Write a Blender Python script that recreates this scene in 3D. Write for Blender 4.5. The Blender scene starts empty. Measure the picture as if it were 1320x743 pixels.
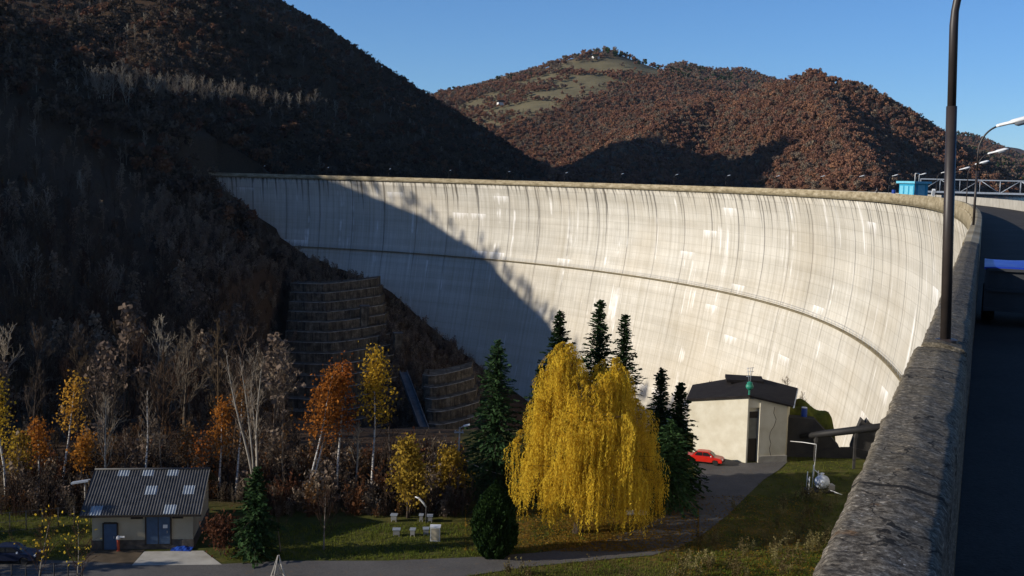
import bpy, math, random
import numpy as np
from mathutils import Matrix, Vector
RNG = np.random.default_rng(7)
random.seed(7)
S = bpy.context.scene
COL = S.collection
R = math.radians

# ------------------------------------------------------------------ camera
F, PITCH, ROLL = 1450.0, 0.0980, 0.0255
cp, sp, cr, sr = math.cos(PITCH), math.sin(PITCH), math.cos(ROLL), math.sin(ROLL)
FWD = np.array([0, cp, -sp]); UP0 = np.array([0, sp, cp]); RT0 = np.array([1.0, 0, 0])
RT = RT0 * cr + UP0 * sr
UP = -RT0 * sr + UP0 * cr
cam = bpy.data.objects.new('camera', bpy.data.cameras.new('camera'))
COL.objects.link(cam)
cam.data.sensor_width = 36
cam.data.lens = 36 * F / 1320
cam.data.clip_start = 0.1
cam.data.clip_end = 30000
m = Matrix.Identity(4)
for i in range(3):
    m[i][0], m[i][1], m[i][2] = RT[i], UP[i], -FWD[i]
cam.matrix_world = m
S.camera = cam
FZ = -30.5                                   # valley floor below the eye


def ray(px, py):
    q = FWD + RT * (px - 660) / F + UP * (371.5 - py) / F
    return q


def at(px, py, z=FZ):
    """point of the horizontal plane z seen at a pixel of the photograph"""
    q = ray(px, py)
    return q * (z / q[2])


def atY(px, py, Y):
    q = ray(px, py)
    return q * (Y / q[1])


# ------------------------------------------------------------------ object helpers
def tag(o, label=None, cat=None, group=None, kind=None):
    if label: o['label'] = label
    if cat: o['category'] = cat
    if group: o['group'] = group
    if kind: o['kind'] = kind
    return o


def empty(name, loc, rz=0, label=None, cat=None, group=None):
    o = bpy.data.objects.new(name, None)
    COL.objects.link(o)
    o.location = Vector([float(c) for c in loc]); o.rotation_euler = (0, 0, rz)
    return tag(o, label, cat, group)


class MB:
    """collects geometry for ONE mesh"""
    def __init__(s):
        s.v = []; s.f = []; s.uv = []; s.n = 0; s.sm = []

    def add(s, v, f, uv=None, smooth=False):
        v = np.asarray(v, float).reshape(-1, 3)
        s.v.append(v)
        s.sm += [smooth] * len(f)
        s.f += [tuple(int(i) + s.n for i in q) for q in f]
        if uv is not None: s.uv.append(np.asarray(uv, float))
        s.n += len(v)
        return s

    def box(s, c, d, rz=0, tilt=None):
        x, y, z = d[0] / 2, d[1] / 2, d[2] / 2
        v = np.array([(a, b, e) for e in (-z, z) for b in (-y, y) for a in (-x, x)])
        if tilt is not None: v = v @ np.array(tilt).T
        if rz:
            c_, s_ = math.cos(rz), math.sin(rz)
            v = v @ np.array([[c_, -s_, 0], [s_, c_, 0], [0, 0, 1]]).T
        return s.add(v + np.array(c, float), [(0, 2, 3, 1), (4, 5, 7, 6), (0, 1, 5, 4), (2, 6, 7, 3), (0, 4, 6, 2), (1, 3, 7, 5)])

    def tube(s, pts, rad, k=8, cap=True):
        pts = np.asarray(pts, float)
        n = len(pts)
        rad = np.broadcast_to(np.asarray(rad, float), (n,))
        t = np.gradient(pts, axis=0); t /= np.linalg.norm(t, axis=1)[:, None] + 1e-12
        ref = np.array([1.0, 0, 0]) if abs(t[0][0]) < 0.9 else np.array([0, 1.0, 0])
        v = []
        for i in range(n):
            a = np.cross(t[i], ref); a /= np.linalg.norm(a) + 1e-12
            b = np.cross(t[i], a)
            ref = np.cross(a, t[i])
            for j in range(k):
                w = 2 * math.pi * j / k
                v.append(pts[i] + rad[i] * (math.cos(w) * a + math.sin(w) * b))
        f = [(i * k + j, i * k + (j + 1) % k, (i + 1) * k + (j + 1) % k, (i + 1) * k + j) for i in range(n - 1) for j in range(k)]
        if cap:
            s.add(v, f, smooth=True)
            s.f += [tuple(s.n - n * k + i for i in range(k))[::-1], tuple(s.n - k + j for j in range(k))]; s.sm += [False, False]
            return s
        return s.add(v, f, smooth=True)

    def bar(s, a, b, r, k=6):
        return s.tube([a, b], r, k)

    def lathe(s, prof, c=(0, 0, 0), k=16):
        v = [(r * math.cos(2 * math.pi * j / k), r * math.sin(2 * math.pi * j / k), z) for r, z in prof for j in range(k)]
        n = len(prof)
        f = [(i * k + j, i * k + (j + 1) % k, (i + 1) * k + (j + 1) % k, (i + 1) * k + j) for i in range(n - 1) for j in range(k)]
        f += [tuple(range(k))[::-1], tuple((n - 1) * k + j for j in range(k))]
        return s.add(np.array(v) + np.array(c, float), f)

    def prism(s, poly, z0, z1):
        """vertical prism over a plan polygon; z0, z1 numbers or one per corner"""
        n = len(poly)
        z0 = np.broadcast_to(np.asarray(z0, float), (n,)); z1 = np.broadcast_to(np.asarray(z1, float), (n,))
        v = [(p[0], p[1], z0[i]) for i, p in enumerate(poly)] + [(p[0], p[1], z1[i]) for i, p in enumerate(poly)]
        f = [tuple(range(n))[::-1], tuple(range(n, 2 * n))] + [(i, (i + 1) % n, n + (i + 1) % n, n + i) for i in range(n)]
        return s.add(v, f)

    def slab(s, quad, t):
        """a plate of thickness t under a planar quad"""
        q = np.asarray(quad, float)
        nrm = np.cross(q[1] - q[0], q[2] - q[0]); nrm /= np.linalg.norm(nrm)
        n = len(q)
        f = [tuple(range(n)), tuple(range(n, 2 * n))[::-1]] + [(i, n + i, n + (i + 1) % n, (i + 1) % n) for i in range(n)]
        return s.add(np.vstack([q, q - nrm * t]), f)

    def cards(s, p, u, w):
        """quads centred at p with half axes u, w (arrays)"""
        p = np.asarray(p, float)
        n = len(p)
        v = np.stack([p - u - w, p + u - w, p + u + w, p - u + w], 1).reshape(-1, 3)
        return s.add(v, np.arange(4 * n).reshape(n, 4))

    def mesh(s, name, mat, smooth=False):
        me = bpy.data.meshes.new(name)
        v = np.vstack(s.v).astype(np.float32)
        cnt = np.array([len(q) for q in s.f], np.int32)
        idx = np.fromiter((i for q in s.f for i in q), np.int32, int(cnt.sum()))
        me.vertices.add(len(v)); me.vertices.foreach_set('co', v.ravel())
        me.loops.add(len(idx)); me.loops.foreach_set('vertex_index', idx)
        me.polygons.add(len(cnt))
        me.polygons.foreach_set('loop_start', np.concatenate([[0], np.cumsum(cnt)[:-1]]).astype(np.int32))
        me.polygons.foreach_set('use_smooth', np.ones(len(cnt), bool) if smooth else np.array(s.sm, bool))
        me.update(calc_edges=True)
        me.validate()
        if s.uv:
            uv = np.vstack(s.uv)
            l = me.uv_layers.new(name='UVMap')
            vi = np.zeros(len(me.loops), np.int32); me.loops.foreach_get('vertex_index', vi)
            l.data.foreach_set('uv', uv[vi].astype(np.float32).ravel())
        if mat: me.materials.append(mat)
        return me

    def build(s, name, mat, parent=None, smooth=False):
        o = bpy.data.objects.new(name, s.mesh(name, mat, smooth))
        COL.objects.link(o)
        if parent is not None: o.parent = parent
        return o


def copy_thing(o, parent=None):
    c = o.copy(); COL.objects.link(c)
    if parent is not None: c.parent = parent
    for ch in list(o.children):
        copy_thing(ch, c)
    return c


# ------------------------------------------------------------------ materials
class NT:
    def __init__(s, name):
        s.m = bpy.data.materials.new(name); s.m.use_nodes = True
        s.t = s.m.node_tree; s.t.nodes.clear()
        s.out = s.n('ShaderNodeOutputMaterial')

    def n(s, typ, **kw):
        d = s.t.nodes.new(typ)
        for k, v in kw.items():
            if k.startswith('i_'):
                d.inputs[k[2:].replace('_', ' ')].default_value = v
            else: setattr(d, k, v)
        return d

    def l(s, a, b): s.t.links.new(a, b)

    def noise(s, vec, scale, detail=4, rough=0.55):
        d = s.n('ShaderNodeTexNoise'); d.inputs['Scale'].default_value = scale
        d.inputs['Detail'].default_value = detail; d.inputs['Roughness'].default_value = rough
        if vec is not None: s.l(vec, d.inputs['Vector'])
        return d.outputs['Fac']

    def ramp(s, fac, stops):
        d = s.n('ShaderNodeValToRGB'); e = d.color_ramp.elements
        while len(e) < len(stops): e.new(0.5)
        for q, (p, c) in zip(e, stops):
            q.position = p; q.color = (c, c, c, 1) if isinstance(c, (int, float)) else (*c, 1)
        s.l(fac, d.inputs['Fac'])
        return d.outputs['Color']

    def mix(s, fac, a, b, mode='MIX'):
        d = s.n('ShaderNodeMix', data_type='RGBA', blend_type=mode)
        for sock, v in ((d.inputs[0], fac), (d.inputs[6], a), (d.inputs[7], b)):
            if isinstance(v, (int, float)): sock.default_value = v
            elif isinstance(v, tuple): sock.default_value = (*v, 1)
            else: s.l(v, sock)
        return d.outputs[2]

    def math(s, op, a, b=None, c=None, clamp=False):
        d = s.n('ShaderNodeMath', operation=op, use_clamp=clamp)
        for k, v in enumerate((a, b, c)):
            if v is None: continue
            if isinstance(v, (int, float)): d.inputs[k].default_value = v
            else: s.l(v, d.inputs[k])
        return d.outputs[0]

    def bsdf(s, col, rough=0.9, spec=0.2, metal=0.0, bump=None, bstr=0.3, bdist=0.02):
        b = s.n('ShaderNodeBsdfPrincipled')
        if isinstance(col, tuple): b.inputs['Base Color'].default_value = (*col, 1)
        else: s.l(col, b.inputs['Base Color'])
        if isinstance(rough, (int, float)): b.inputs['Roughness'].default_value = rough
        else: s.l(rough, b.inputs['Roughness'])
        b.inputs['Specular IOR Level'].default_value = spec
        b.inputs['Metallic'].default_value = metal
        if bump is not None:
            d = s.n('ShaderNodeBump'); d.inputs['Strength'].default_value = bstr; d.inputs['Distance'].default_value = bdist
            s.l(bump, d.inputs['Height']); s.l(d.outputs[0], b.inputs['Normal'])
        s.l(b.outputs[0], s.out.inputs['Surface'])
        return b


def simple(name, c1, c2=None, scale=3.0, rough=0.8, spec=0.25, metal=0.0, bump=0.0, detail=5, dist=0.02):
    t = NT(name)
    pos = t.n('ShaderNodeTexCoord').outputs['Object']
    f = t.noise(pos, scale, detail)
    col = t.ramp(f, [(0.32, c1), (0.68, c2 or tuple(x * 0.75 for x in c1))])
    t.bsdf(col, rough, spec, metal, f if bump else None, bump, dist)
    return t.m


def leafmat(name, cols, trans=0.35, hue=0.03, val=0.35, clump=0.35):
    """foliage: each object its own tint, clumps of lighter and darker leaves, light let through"""
    t = NT(name)
    oi = t.n('ShaderNodeObjectInfo')
    geo = t.n('ShaderNodeNewGeometry')
    f = t.noise(geo.outputs['Position'], clump, 3, 0.6)
    rnd = t.math('ADD', t.math('MULTIPLY', oi.outputs['Random'], 0.6), t.math('MULTIPLY', geo.outputs['Random Per Island'], 0.4))
    fac = t.math('ADD', t.math('MULTIPLY', f, 0.6), t.math('MULTIPLY', rnd, 0.5))
    col = t.ramp(fac, [(0.2 + 0.6 * i / max(1, len(cols) - 1), c) for i, c in enumerate(cols)])
    h = t.n('ShaderNodeHueSaturation')
    t.l(col, h.inputs['Color'])
    t.l(t.math('MULTIPLY_ADD', oi.outputs['Random'], 2 * hue, 0.5 - hue), h.inputs['Hue'])
    t.l(t.math('MULTIPLY_ADD', rnd, 2 * val, 1 - val), h.inputs['Value'])
    d = t.n('ShaderNodeBsdfDiffuse'); t.l(h.outputs[0], d.inputs['Color'])
    tr = t.n('ShaderNodeBsdfTranslucent'); t.l(h.outputs[0], tr.inputs['Color'])
    mx = t.n('ShaderNodeMixShader'); mx.inputs[0].default_value = trans
    t.l(d.outputs[0], mx.inputs[1]); t.l(tr.outputs[0], mx.inputs[2]); t.l(mx.outputs[0], t.out.inputs['Surface'])
    return t.m


M = {}
M['steel_dark'] = simple('dark_painted_steel', (.022, .018, .016), (.04, .03, .026), 6, .45, .4)
M['lamp_white'] = simple('lamp_white', (.75, .76, .76), (.6, .62, .62), 8, .35, .4)
M['white'] = simple('white_paint', (.72, .72, .70), (.55, .55, .52), 4, .6)
M['galv'] = simple('galvanised', (.36, .40, .45), (.26, .29, .33), 5, .5, .4, .3)
M['kiosk'] = simple('kiosk_blue', (.03, .30, .46), (.025, .24, .40), 3, .5)
M['kiosk_pale'] = simple('kiosk_pale_blue', (.16, .48, .60), (.12, .40, .54), 3, .5)
M['blue'] = simple('blue_plastic', (.015, .06, .32), (.012, .045, .24), 3, .4, .4)
M['tarp'] = simple('blue_tarpaulin', (.012, .045, .40), (.010, .036, .30), 2, .4, .4)
M['trailer'] = simple('trailer_grey', (.045, .047, .05), (.03, .032, .035), 5, .6)
M['black'] = simple('rubber', (.012, .012, .013), (.02, .02, .02), 9, .8)
M['red'] = simple('red_car_paint', (.52, .018, .010), (.46, .015, .008), 3, .28, .5)
M['darkblue'] = simple('dark_blue_car_paint', (.006, .010, .030), (.005, .008, .024), 3, .4, .4)
M['glass'] = simple('dark_glass', (.012, .014, .016), (.02, .022, .025), 2, .1, .5)
M['chrome'] = simple('chrome', (.5, .5, .5), (.4, .4, .4), 4, .3, .5, .8)
M['plaster'] = simple('stained_plaster', (.58, .55, .45), (.47, .43, .33), .7, .92, .1, bump=.2, detail=9)
M['plaster_house'] = simple('grey_cream_plaster', (.40, .35, .25), (.31, .27, .19), .6, .92, .1, bump=.15)
M['stone'] = simple('rough_stone_plinth', (.10, .085, .07), (.05, .045, .04), 2.5, .95, .1, bump=.6)
M['door_blue'] = simple('faded_blue_door', (.055, .095, .16), (.045, .075, .125), 3, .6)
M['door_dark'] = simple('dark_door', (.03, .022, .016), (.02, .016, .012), 3, .6)
M['door_grey'] = simple('grey_door', (.17, .17, .15), (.13, .13, .11), 3, .6)
M['roof_sheet'] = simple('corrugated_sheet', (.068, .066, .064), (.036, .035, .034), 1.3, .6, .3)
M['roof_clear'] = simple('translucent_sheet', (.30, .33, .35), (.22, .245, .26), 2, .4, .4)
M['roof_dark'] = simple('bitumen_roof', (.014, .012, .012), (.024, .021, .020), 1.2, .9, .1)
M['crack'] = simple('crack_line', (.05, .045, .04), (.04, .035, .03), 5, .95)
M['green_metal'] = simple('green_enamel', (.02, .22, .15), (.02, .17, .11), 4, .45, .4)
M['wall_dark'] = simple('dark_weathered_concrete', (.065, .06, .055), (.03, .03, .03), .5, .95, .1, bump=.3)
M['pipe'] = simple('dark_pipe', (.012, .012, .013), (.02, .019, .018), 2, .6)
M['concrete'] = simple('pale_concrete', (.42, .40, .35), (.30, .28, .24), .9, .93, .1, bump=.3)
M['terrace'] = None
M['chute'] = simple('chute_concrete', (.12, .12, .12), (.06, .06, .06), .5, .9, .1, detail=8)
M['orange'] = simple('orange_paint', (.42, .07, .03), (.34, .06, .03), 4, .6)
M['pole_wood'] = simple('grey_pole', (.36, .34, .30), (.26, .24, .21), 4, .85)
M['wire'] = simple('pale_wire', (.30, .29, .27), None, 3, .6)
M['hive'] = simple('grey_white_hive', (.20, .20, .19), (.14, .14, .13), 4, .7)
M['bag'] = simple('pale_blue_grey_tank', (.60, .64, .68), (.46, .50, .56), 2.5, .7)
M['bark'] = simple('dark_bark', (.06, .045, .034), (.03, .024, .019), 3, .95, .1, bump=.4)
M['bark_grey'] = simple('grey_bark', (.17, .145, .12), (.10, .085, .07), 2, .95, .1)
M['bark_pale'] = simple('pale_bark', (.34, .31, .26), (.20, .18, .15), 2, .9, .1)
M['person_coat'] = simple('grey_coat', (.14, .13, .13), (.10, .095, .095), 4, .9)
M['skin'] = simple('skin', (.40, .25, .19), None, 3, .7)


def birch_mat():
    t = NT('birch_bark')
    tc = t.n('ShaderNodeTexCoord').outputs['Object']
    mp = t.n('ShaderNodeMapping'); mp.inputs['Scale'].default_value = (2, 2, 9)
    t.l(tc, mp.inputs['Vector'])
    f = t.noise(mp.outputs[0], 1.0, 4, .7)
    t.bsdf(t.ramp(f, [(.38, (.05, .045, .04)), (.48, (.50, .47, .42)), (.8, (.62, .59, .54))]), .85, .1)
    return t.m


M['birch'] = birch_mat()
M['twig'] = leafmat('bare_twigs', [(.036, .027, .021), (.062, .046, .035), (.095, .075, .057)], 0.0, .01, .35, .05)
M['twig_pale'] = leafmat('pale_bare_twigs', [(.13, .105, .08), (.20, .165, .125), (.28, .24, .19)], 0.0, .01, .25, .05)
M['twig_brown'] = leafmat('brown_twigs', [(.050, .033, .023), (.082, .053, .036)], 0.1, .02, .35, .05)
M['rust'] = leafmat('rust_beech_leaves', [(.17, .100, .070), (.23, .122, .080), (.30, .150, .092)], .25, .008, .14, .02)
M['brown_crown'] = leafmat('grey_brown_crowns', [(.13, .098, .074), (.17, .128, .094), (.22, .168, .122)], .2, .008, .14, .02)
M['hill_crown'] = leafmat('grey_brown_hill_crowns', [(.060, .044, .034), (.085, .062, .046), (.115, .085, .062)], .2, .008, .16, .02)  # brown crown colours darkened, putting the left hill's shade into the leaves
M['hill_rust'] = leafmat('dull_rust_hill_crowns', [(.085, .048, .034), (.125, .064, .042), (.165, .082, .05)], .2, .008, .16, .02)  # rust crown colours darkened the same way for the hill's shade
M['orange_leaf'] = leafmat('orange_leaves', [(.22, .09, .02), (.36, .145, .026), (.46, .22, .04)], .4, .015, .25, .5)
M['yellow_leaf'] = leafmat('yellow_birch_leaves', [(.28, .19, .02), (.46, .30, .03), (.52, .36, .05)], .4, .012, .25, .5)
M['ochre_leaf'] = leafmat('ochre_bush_leaves', [(.10, .06, .012), (.20, .12, .02), (.30, .18, .03)], .35, .015, .3, .5)
M['russet_leaf'] = leafmat('russet_leaves', [(.085, .045, .025), (.15, .07, .03)], .3, .015, .3, .5)
M['willow_leaf'] = leafmat('willow_leaves', [(.20, .17, .016), (.40, .25, .02), (.52, .325, .026), (.64, .42, .05), (.38, .21, .02)], .45, .012, .30, .7)
M['spruce'] = leafmat('spruce_needles', [(.010, .022, .010), (.020, .042, .016), (.045, .075, .028)], .15, .02, .35, .8)
M['thuja'] = leafmat('thuja_scales', [(.010, .024, .008), (.020, .042, .012), (.034, .062, .018)], .12, .01, .3, .6)
M['weed'] = leafmat('dry_weeds', [(.07, .058, .022), (.13, .108, .045), (.21, .17, .08)], .3, .02, .3, .3)
M['grass'] = leafmat('grass_blades', [(.045, .07, .012), (.085, .115, .018), (.16, .15, .03)], .35, .02, .3, .25)

# ------------------------------------------------------------------ crest line of the dam (plan)
S_END, S_BACK = 505.0, -60.0


def make_path():
    ds = 0.5
    s = np.arange(S_BACK, S_END + 30, ds)
    k = np.interp(s, [-1e3, 30, 45, 60, 120, 240, 520], [0, 0, .0008, .0010, .0015, .0051, .0051])
    th = np.zeros(len(s)); i0 = int(round(-S_BACK / ds))
    for i in range(i0, len(s) - 1): th[i + 1] = th[i] - k[i] * ds
    th += 0.395
    x = np.zeros(len(s)); y = np.zeros(len(s))
    for i in range(1, len(s)):
        a = (th[i] + th[i - 1]) / 2
        x[i] = x[i - 1] + math.sin(a) * ds; y[i] = y[i - 1] + math.cos(a) * ds
    x += -0.25 - x[i0]; y -= y[i0]
    return s, x, y, th


PS, PX, PY, PT = make_path()


def crest(s, off=0.0):
    """plan point at arc length s, off metres downstream (towards the valley)"""
    x = np.interp(s, PS, PX); y = np.interp(s, PS, PY); t = np.interp(s, PS, PT)
    return x - np.cos(t) * off, y + np.sin(t) * off


def heading(s): return float(np.interp(s, PS, PT))


def crest_coords(x, y):
    """nearest s and signed offset (downstream positive) for arrays of points"""
    x = np.asarray(x, float); y = np.asarray(y, float)
    sh = x.shape; x = x.ravel(); y = y.ravel()
    si = np.zeros(len(x)); off = np.zeros(len(x))
    step = 8
    qx, qy, qs, qt = PX[::step], PY[::step], PS[::step], PT[::step]
    for a in range(0, len(x), 20000):
        b = slice(a, a + 20000)
        d2 = (x[b, None] - qx) ** 2 + (y[b, None] - qy) ** 2
        j = d2.argmin(1)
        dx, dy = x[b] - qx[j], y[b] - qy[j]
        off[b] = -dx * np.cos(qt[j]) + dy * np.sin(qt[j])
        si[b] = qs[j] + dx * np.sin(qt[j]) + dy * np.cos(qt[j])
    return si.reshape(sh), off.reshape(sh)


# ------------------------------------------------------------------ terrain
def vnoise(x, y, seed=0):
    def h(i, j):
        n = (i.astype(np.int64) * 374761393 + j.astype(np.int64) * 668265263 + seed * 1442695041) & 0x7fffffff
        n = ((n ^ (n >> 13)) * 1274126177) & 0x7fffffff
        return ((n ^ (n >> 16)) & 0xffff) / 65535.0
    i, j = np.floor(x), np.floor(y)
    u, v = x - i, y - j
    u = u * u * (3 - 2 * u); v = v * v * (3 - 2 * v)
    return (h(i, j) * (1 - u) + h(i + 1, j) * u) * (1 - v) + (h(i, j + 1) * (1 - u) + h(i + 1, j + 1) * u) * v


def fbm(x, y, scale, oct=4, seed=0):
    r = np.zeros_like(x); a = 1.0; t = 0
    for o in range(oct):
        r += a * (vnoise(x / scale + 31.7 * o, y / scale - 17.3 * o, seed + o) - .5)
        t += a; a *= .5; scale /= 2.03
    return r / t * 2


def px_ridge(pts):
    return [tuple(atY(px, py, Y)) for px, py, Y in pts]


RIDGES = [  # polyline, flank slope, steeper below that many metres, second slope, noise amount
    ('left', [(-172, -160, -24), (-172, -60, -18), (-174, 36, -8), (-178, 76, 8), (-180, 108, 26), (-182, 150, 40), (-183, 190, 33), (-185, 225, 26), (-188, 262, 22), (-193, 278, 29), (-196, 291, 36), (-202, 318, 48), (-214, 333, 55), (-234, 352, 61), (-238, 420, 68),
              tuple(atY(0, 70, 520)), tuple(atY(60, 46, 560)), tuple(atY(110, 26, 600)), tuple(atY(230, -22, 650)), tuple(atY(290, 4, 675)), tuple(atY(350, 30, 710)), tuple(atY(400, 62, 745)),
              tuple(atY(450, 100, 780)), tuple(atY(500, 138, 810)), tuple(atY(550, 175, 840)), tuple(atY(600, 209, 870)), tuple(atY(640, 234, 890)), (20, 930, -22)], .80, 95, .50, .8),
    ('left_spur', [tuple(atY(230, -22, 650)), tuple(atY(212, 30, 610)), tuple(atY(195, 75, 560)), tuple(atY(160, 118, 500)), tuple(atY(118, 150, 440))], .62, 400, .6, .5),
    ('bench', [(-100, 128, -30), (-104, 180, -22), (-108, 225, -20), (-110, 250, -18), (-114, 270, -17), (-122, 300, -8), (-142, 335, 3), (-185, 385, 40)], .55, 400, .6, .4),
    ('abutment', [(-238, 420, 74), (-165, 424, 40), (-122, 424, 3), (-108, 420, -4), (-84, 404, -14), (-72, 380, -26), (-64, 352, -38), (-52, 300, -54)], .62, 60, .8, .35),
    ('far_left', [(-1500, 800, 300), (-700, 900, 240), (-400, 1000, 262), (-268, 1060, 165), tuple(atY(445, 110, 1100)), (-150, 1130, 12), (-125, 1150, -24)], .60, 900, .6, 1.6),
    ('corner', px_ridge([(-300, -160, 1300), (-60, -30, 1350), (60, -25, 1400), (200, 30, 1500)]), .5, 900, .5, 1.5),
    ('rust', px_ridge([(1100, 116, 1260), (1050, 104, 1310), (985, 118, 1400), (930, 130, 1500), (870, 132, 1600), (800, 152, 1680), (720, 178, 1740), (650, 203, 1800), (585, 226, 1850)]), .62, 900, .5, 1.0),
    ('rust_right', px_ridge([(1100, 116, 1260), (1150, 141, 1390), (1200, 172, 1530), (1250, 199, 1680), (1280, 226, 1780), (1300, 256, 1880)]), .95, 900, .5, .6),
    ('rust_spur', px_ridge([(1050, 104, 1310), (1058, 132, 1180), (1080, 168, 1050), (1104, 204, 940), (1122, 240, 840)]), .66, 900, .5, .8),
    ('high_left', [(-900, 860, 270), (-700, 880, 285), (-420, 920, 305), (-312, 925, 260)], 1.3, 900, 1.3, .8),  # unseen ridge added above the view to shade the rust mountain's foot
    ('rust_spur2', px_ridge([(930, 124, 1500), (860, 158, 1300), (800, 195, 1080), (770, 232, 950)]), .50, 900, .5, 1.5),
    ('green', px_ridge([(420, 190, 2400), (500, 152, 2350), (550, 133, 2300), (600, 122, 2250), (680, 98, 2200), (740, 78, 2150), (764, 68, 2130), (782, 64, 2130), (812, 76, 2150),
                        (850, 88, 2300), (880, 83, 2500), (930, 91, 2600), (955, 90, 2640), (990, 107, 2700), (1060, 135, 2800)]), .36, 900, .4, 1.6),
    ('blue', px_ridge([(1150, 150, 3600), (1240, 174, 3500), (1280, 193, 3400), (1320, 218, 3300), (1420, 255, 3200)]), .45, 900, .4, 3.0),
    ('last', px_ridge([(1200, 205, 6500), (1265, 190, 6300), (1290, 185, 6300), (1330, 192, 6300), (1450, 190, 6300)]), .4, 900, .4, 4.0),
    ('right_bank', [(30, -75, 4), (80, -90, 22), (180, -120, 60), (420, -200, 130), (900, -100, 200)], .6, 900, .6, 1.0),
]


def terrain(x, y, detail=True):
    x = np.asarray(x, float); y = np.asarray(y, float)
    s, off = crest_coords(x, y)
    # valley floor: level platform, dropping to the gorge under the dam
    t = np.clip((y - 132 - 8 * fbm(x, y, 40, 2, 3)) / 85, 0, 1); t = t * t * (3 - 2 * t)
    down = FZ + (-70 - FZ) * t
    # low bank at the foot of the wall by the right abutment
    base = np.where(off > 0, down, -46.0)
    far = np.clip((y - 900) / 800, 0, 1)
    base = np.where(off > 0, base, base + far * 26)
    outw = np.clip((-y - 20) / 200, 0, 1)
    base = base - 0 * outw
    warp = 14 * fbm(x, y, 90, 3, 11)
    K = 5.0
    acc = np.exp(np.clip(base / K, -60, 60) * 0) * 0
    hs = [base]
    for name, pts, sl, brk, sl2, amp in RIDGES:
        best = np.full(x.shape, -1e9)
        P = np.array(pts)
        for a, b in zip(P[:-1], P[1:]):
            ab = b[:2] - a[:2]; L = ab @ ab
            u = np.clip(((x - a[0]) * ab[0] + (y - a[1]) * ab[1]) / L, 0, 1)
            d = np.hypot(x - a[0] - u * ab[0], y - a[1] - u * ab[1])
            h = a[2] + u * (b[2] - a[2])
            rad = np.sqrt(d * d + 64) - 8
            z = h - sl * np.minimum(rad, brk) - sl2 * np.maximum(rad - brk, 0)
            best = np.maximum(best, z)
        if detail:
            R_ = np.hypot(x, y)
            sc = 130 if amp < 1.2 else 220
            best = best + amp * np.clip(R_ / 500, .25, 2.2) * (5.5 * fbm(x, y, sc, 4, 5)) * (best > -60)
        hs.append(best)
    H = np.stack(hs)
    mx = H.max(0)
    z = mx + K * np.log(np.exp(np.clip((H - mx) / K, -40, 0)).sum(0))
    flat = np.abs(mx - FZ) < .5
    # keep the built platform level
    plat = (off > 0) & (y > 60) & (y < 125) & (np.abs(H[0] - FZ) < .6)
    second = np.sort(H, 0)[-2]
    z = np.where(plat & (second < FZ - 3), np.minimum(z, FZ + .02 + 0 * z), z)
    # excavated slopes: the terraces, the chute and the foot of the wall behind the notch
    def cut(z, lo, hi, zp, soft=5.0):
        w = np.clip(np.minimum(np.minimum(x - lo[0], hi[0] - x), np.minimum(y - lo[1], hi[1] - y)) / soft, 0, 1)
        return np.where(w > 0, np.minimum(z, z * (1 - w) + zp * w), z)
    z = cut(z, (-74, 262), (-14, 352), -38.5 - (345 - y) * .511 - 3.0, 4.0)
    z = cut(z, (-34, 238), (10, 292), -56 - (285 - y) * .40 - 3.0, 4.0)
    z = cut(z, (-58, 148), (12, 275), -66.0 + 0 * y, 9.0)
    zp = np.interp(s, [235, 300, 345, 375, 395, 415, 446, 467, 482, 496, 505], [-70, -69, -65, -57, -46, -40, -35, -28, -17, -7, -2]) + 1.2 * fbm(x, y, 12, 3, 61)
    w = np.clip((52 - off) / 12, 0, 1) * (off > -20) * np.clip((s - 235) / 20, 0, 1) * (s < 505)
    z = np.where(w > 0, np.minimum(z, z * (1 - w) + zp * w), z)
    z = cut(z, (30, 126), (75, 168), -37.0 + 0 * y, 2.5)
    z = np.where((z < FZ - 2) & (off > 0), z + 1.3 * fbm(x, y, 9, 4, 71), z)
    # the ground never rises over the crest road
    near = (off > -20) & (off < 1.0) & (s > -70) & (s < S_END - 6)
    z = np.where(near, np.minimum(z, np.where(s > 235, zp - 3, FZ - 2)), z)
    return z


def project_pts(P):
    d = P @ FWD
    return 660 + F * (P @ RT) / d, 371.5 - F * (P @ UP) / d


def meadow_share(px, py, y):
    """the open pasture on the far green mountain, between its upper wood edge and the beech slope"""
    top = np.interp(px, [560, 640, 740, 800, 850], [150, 118, 78, 76, 90]); bot = np.interp(px, [560, 640, 700, 760, 850], [175, 168, 150, 128, 104])
    m_ = np.clip(np.minimum(py - top + 6, bot - py) / 8, 0, 1) * (px > 570) * (px < 860) * (y > 1450)
    return np.clip(m_, 0, 1)


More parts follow.
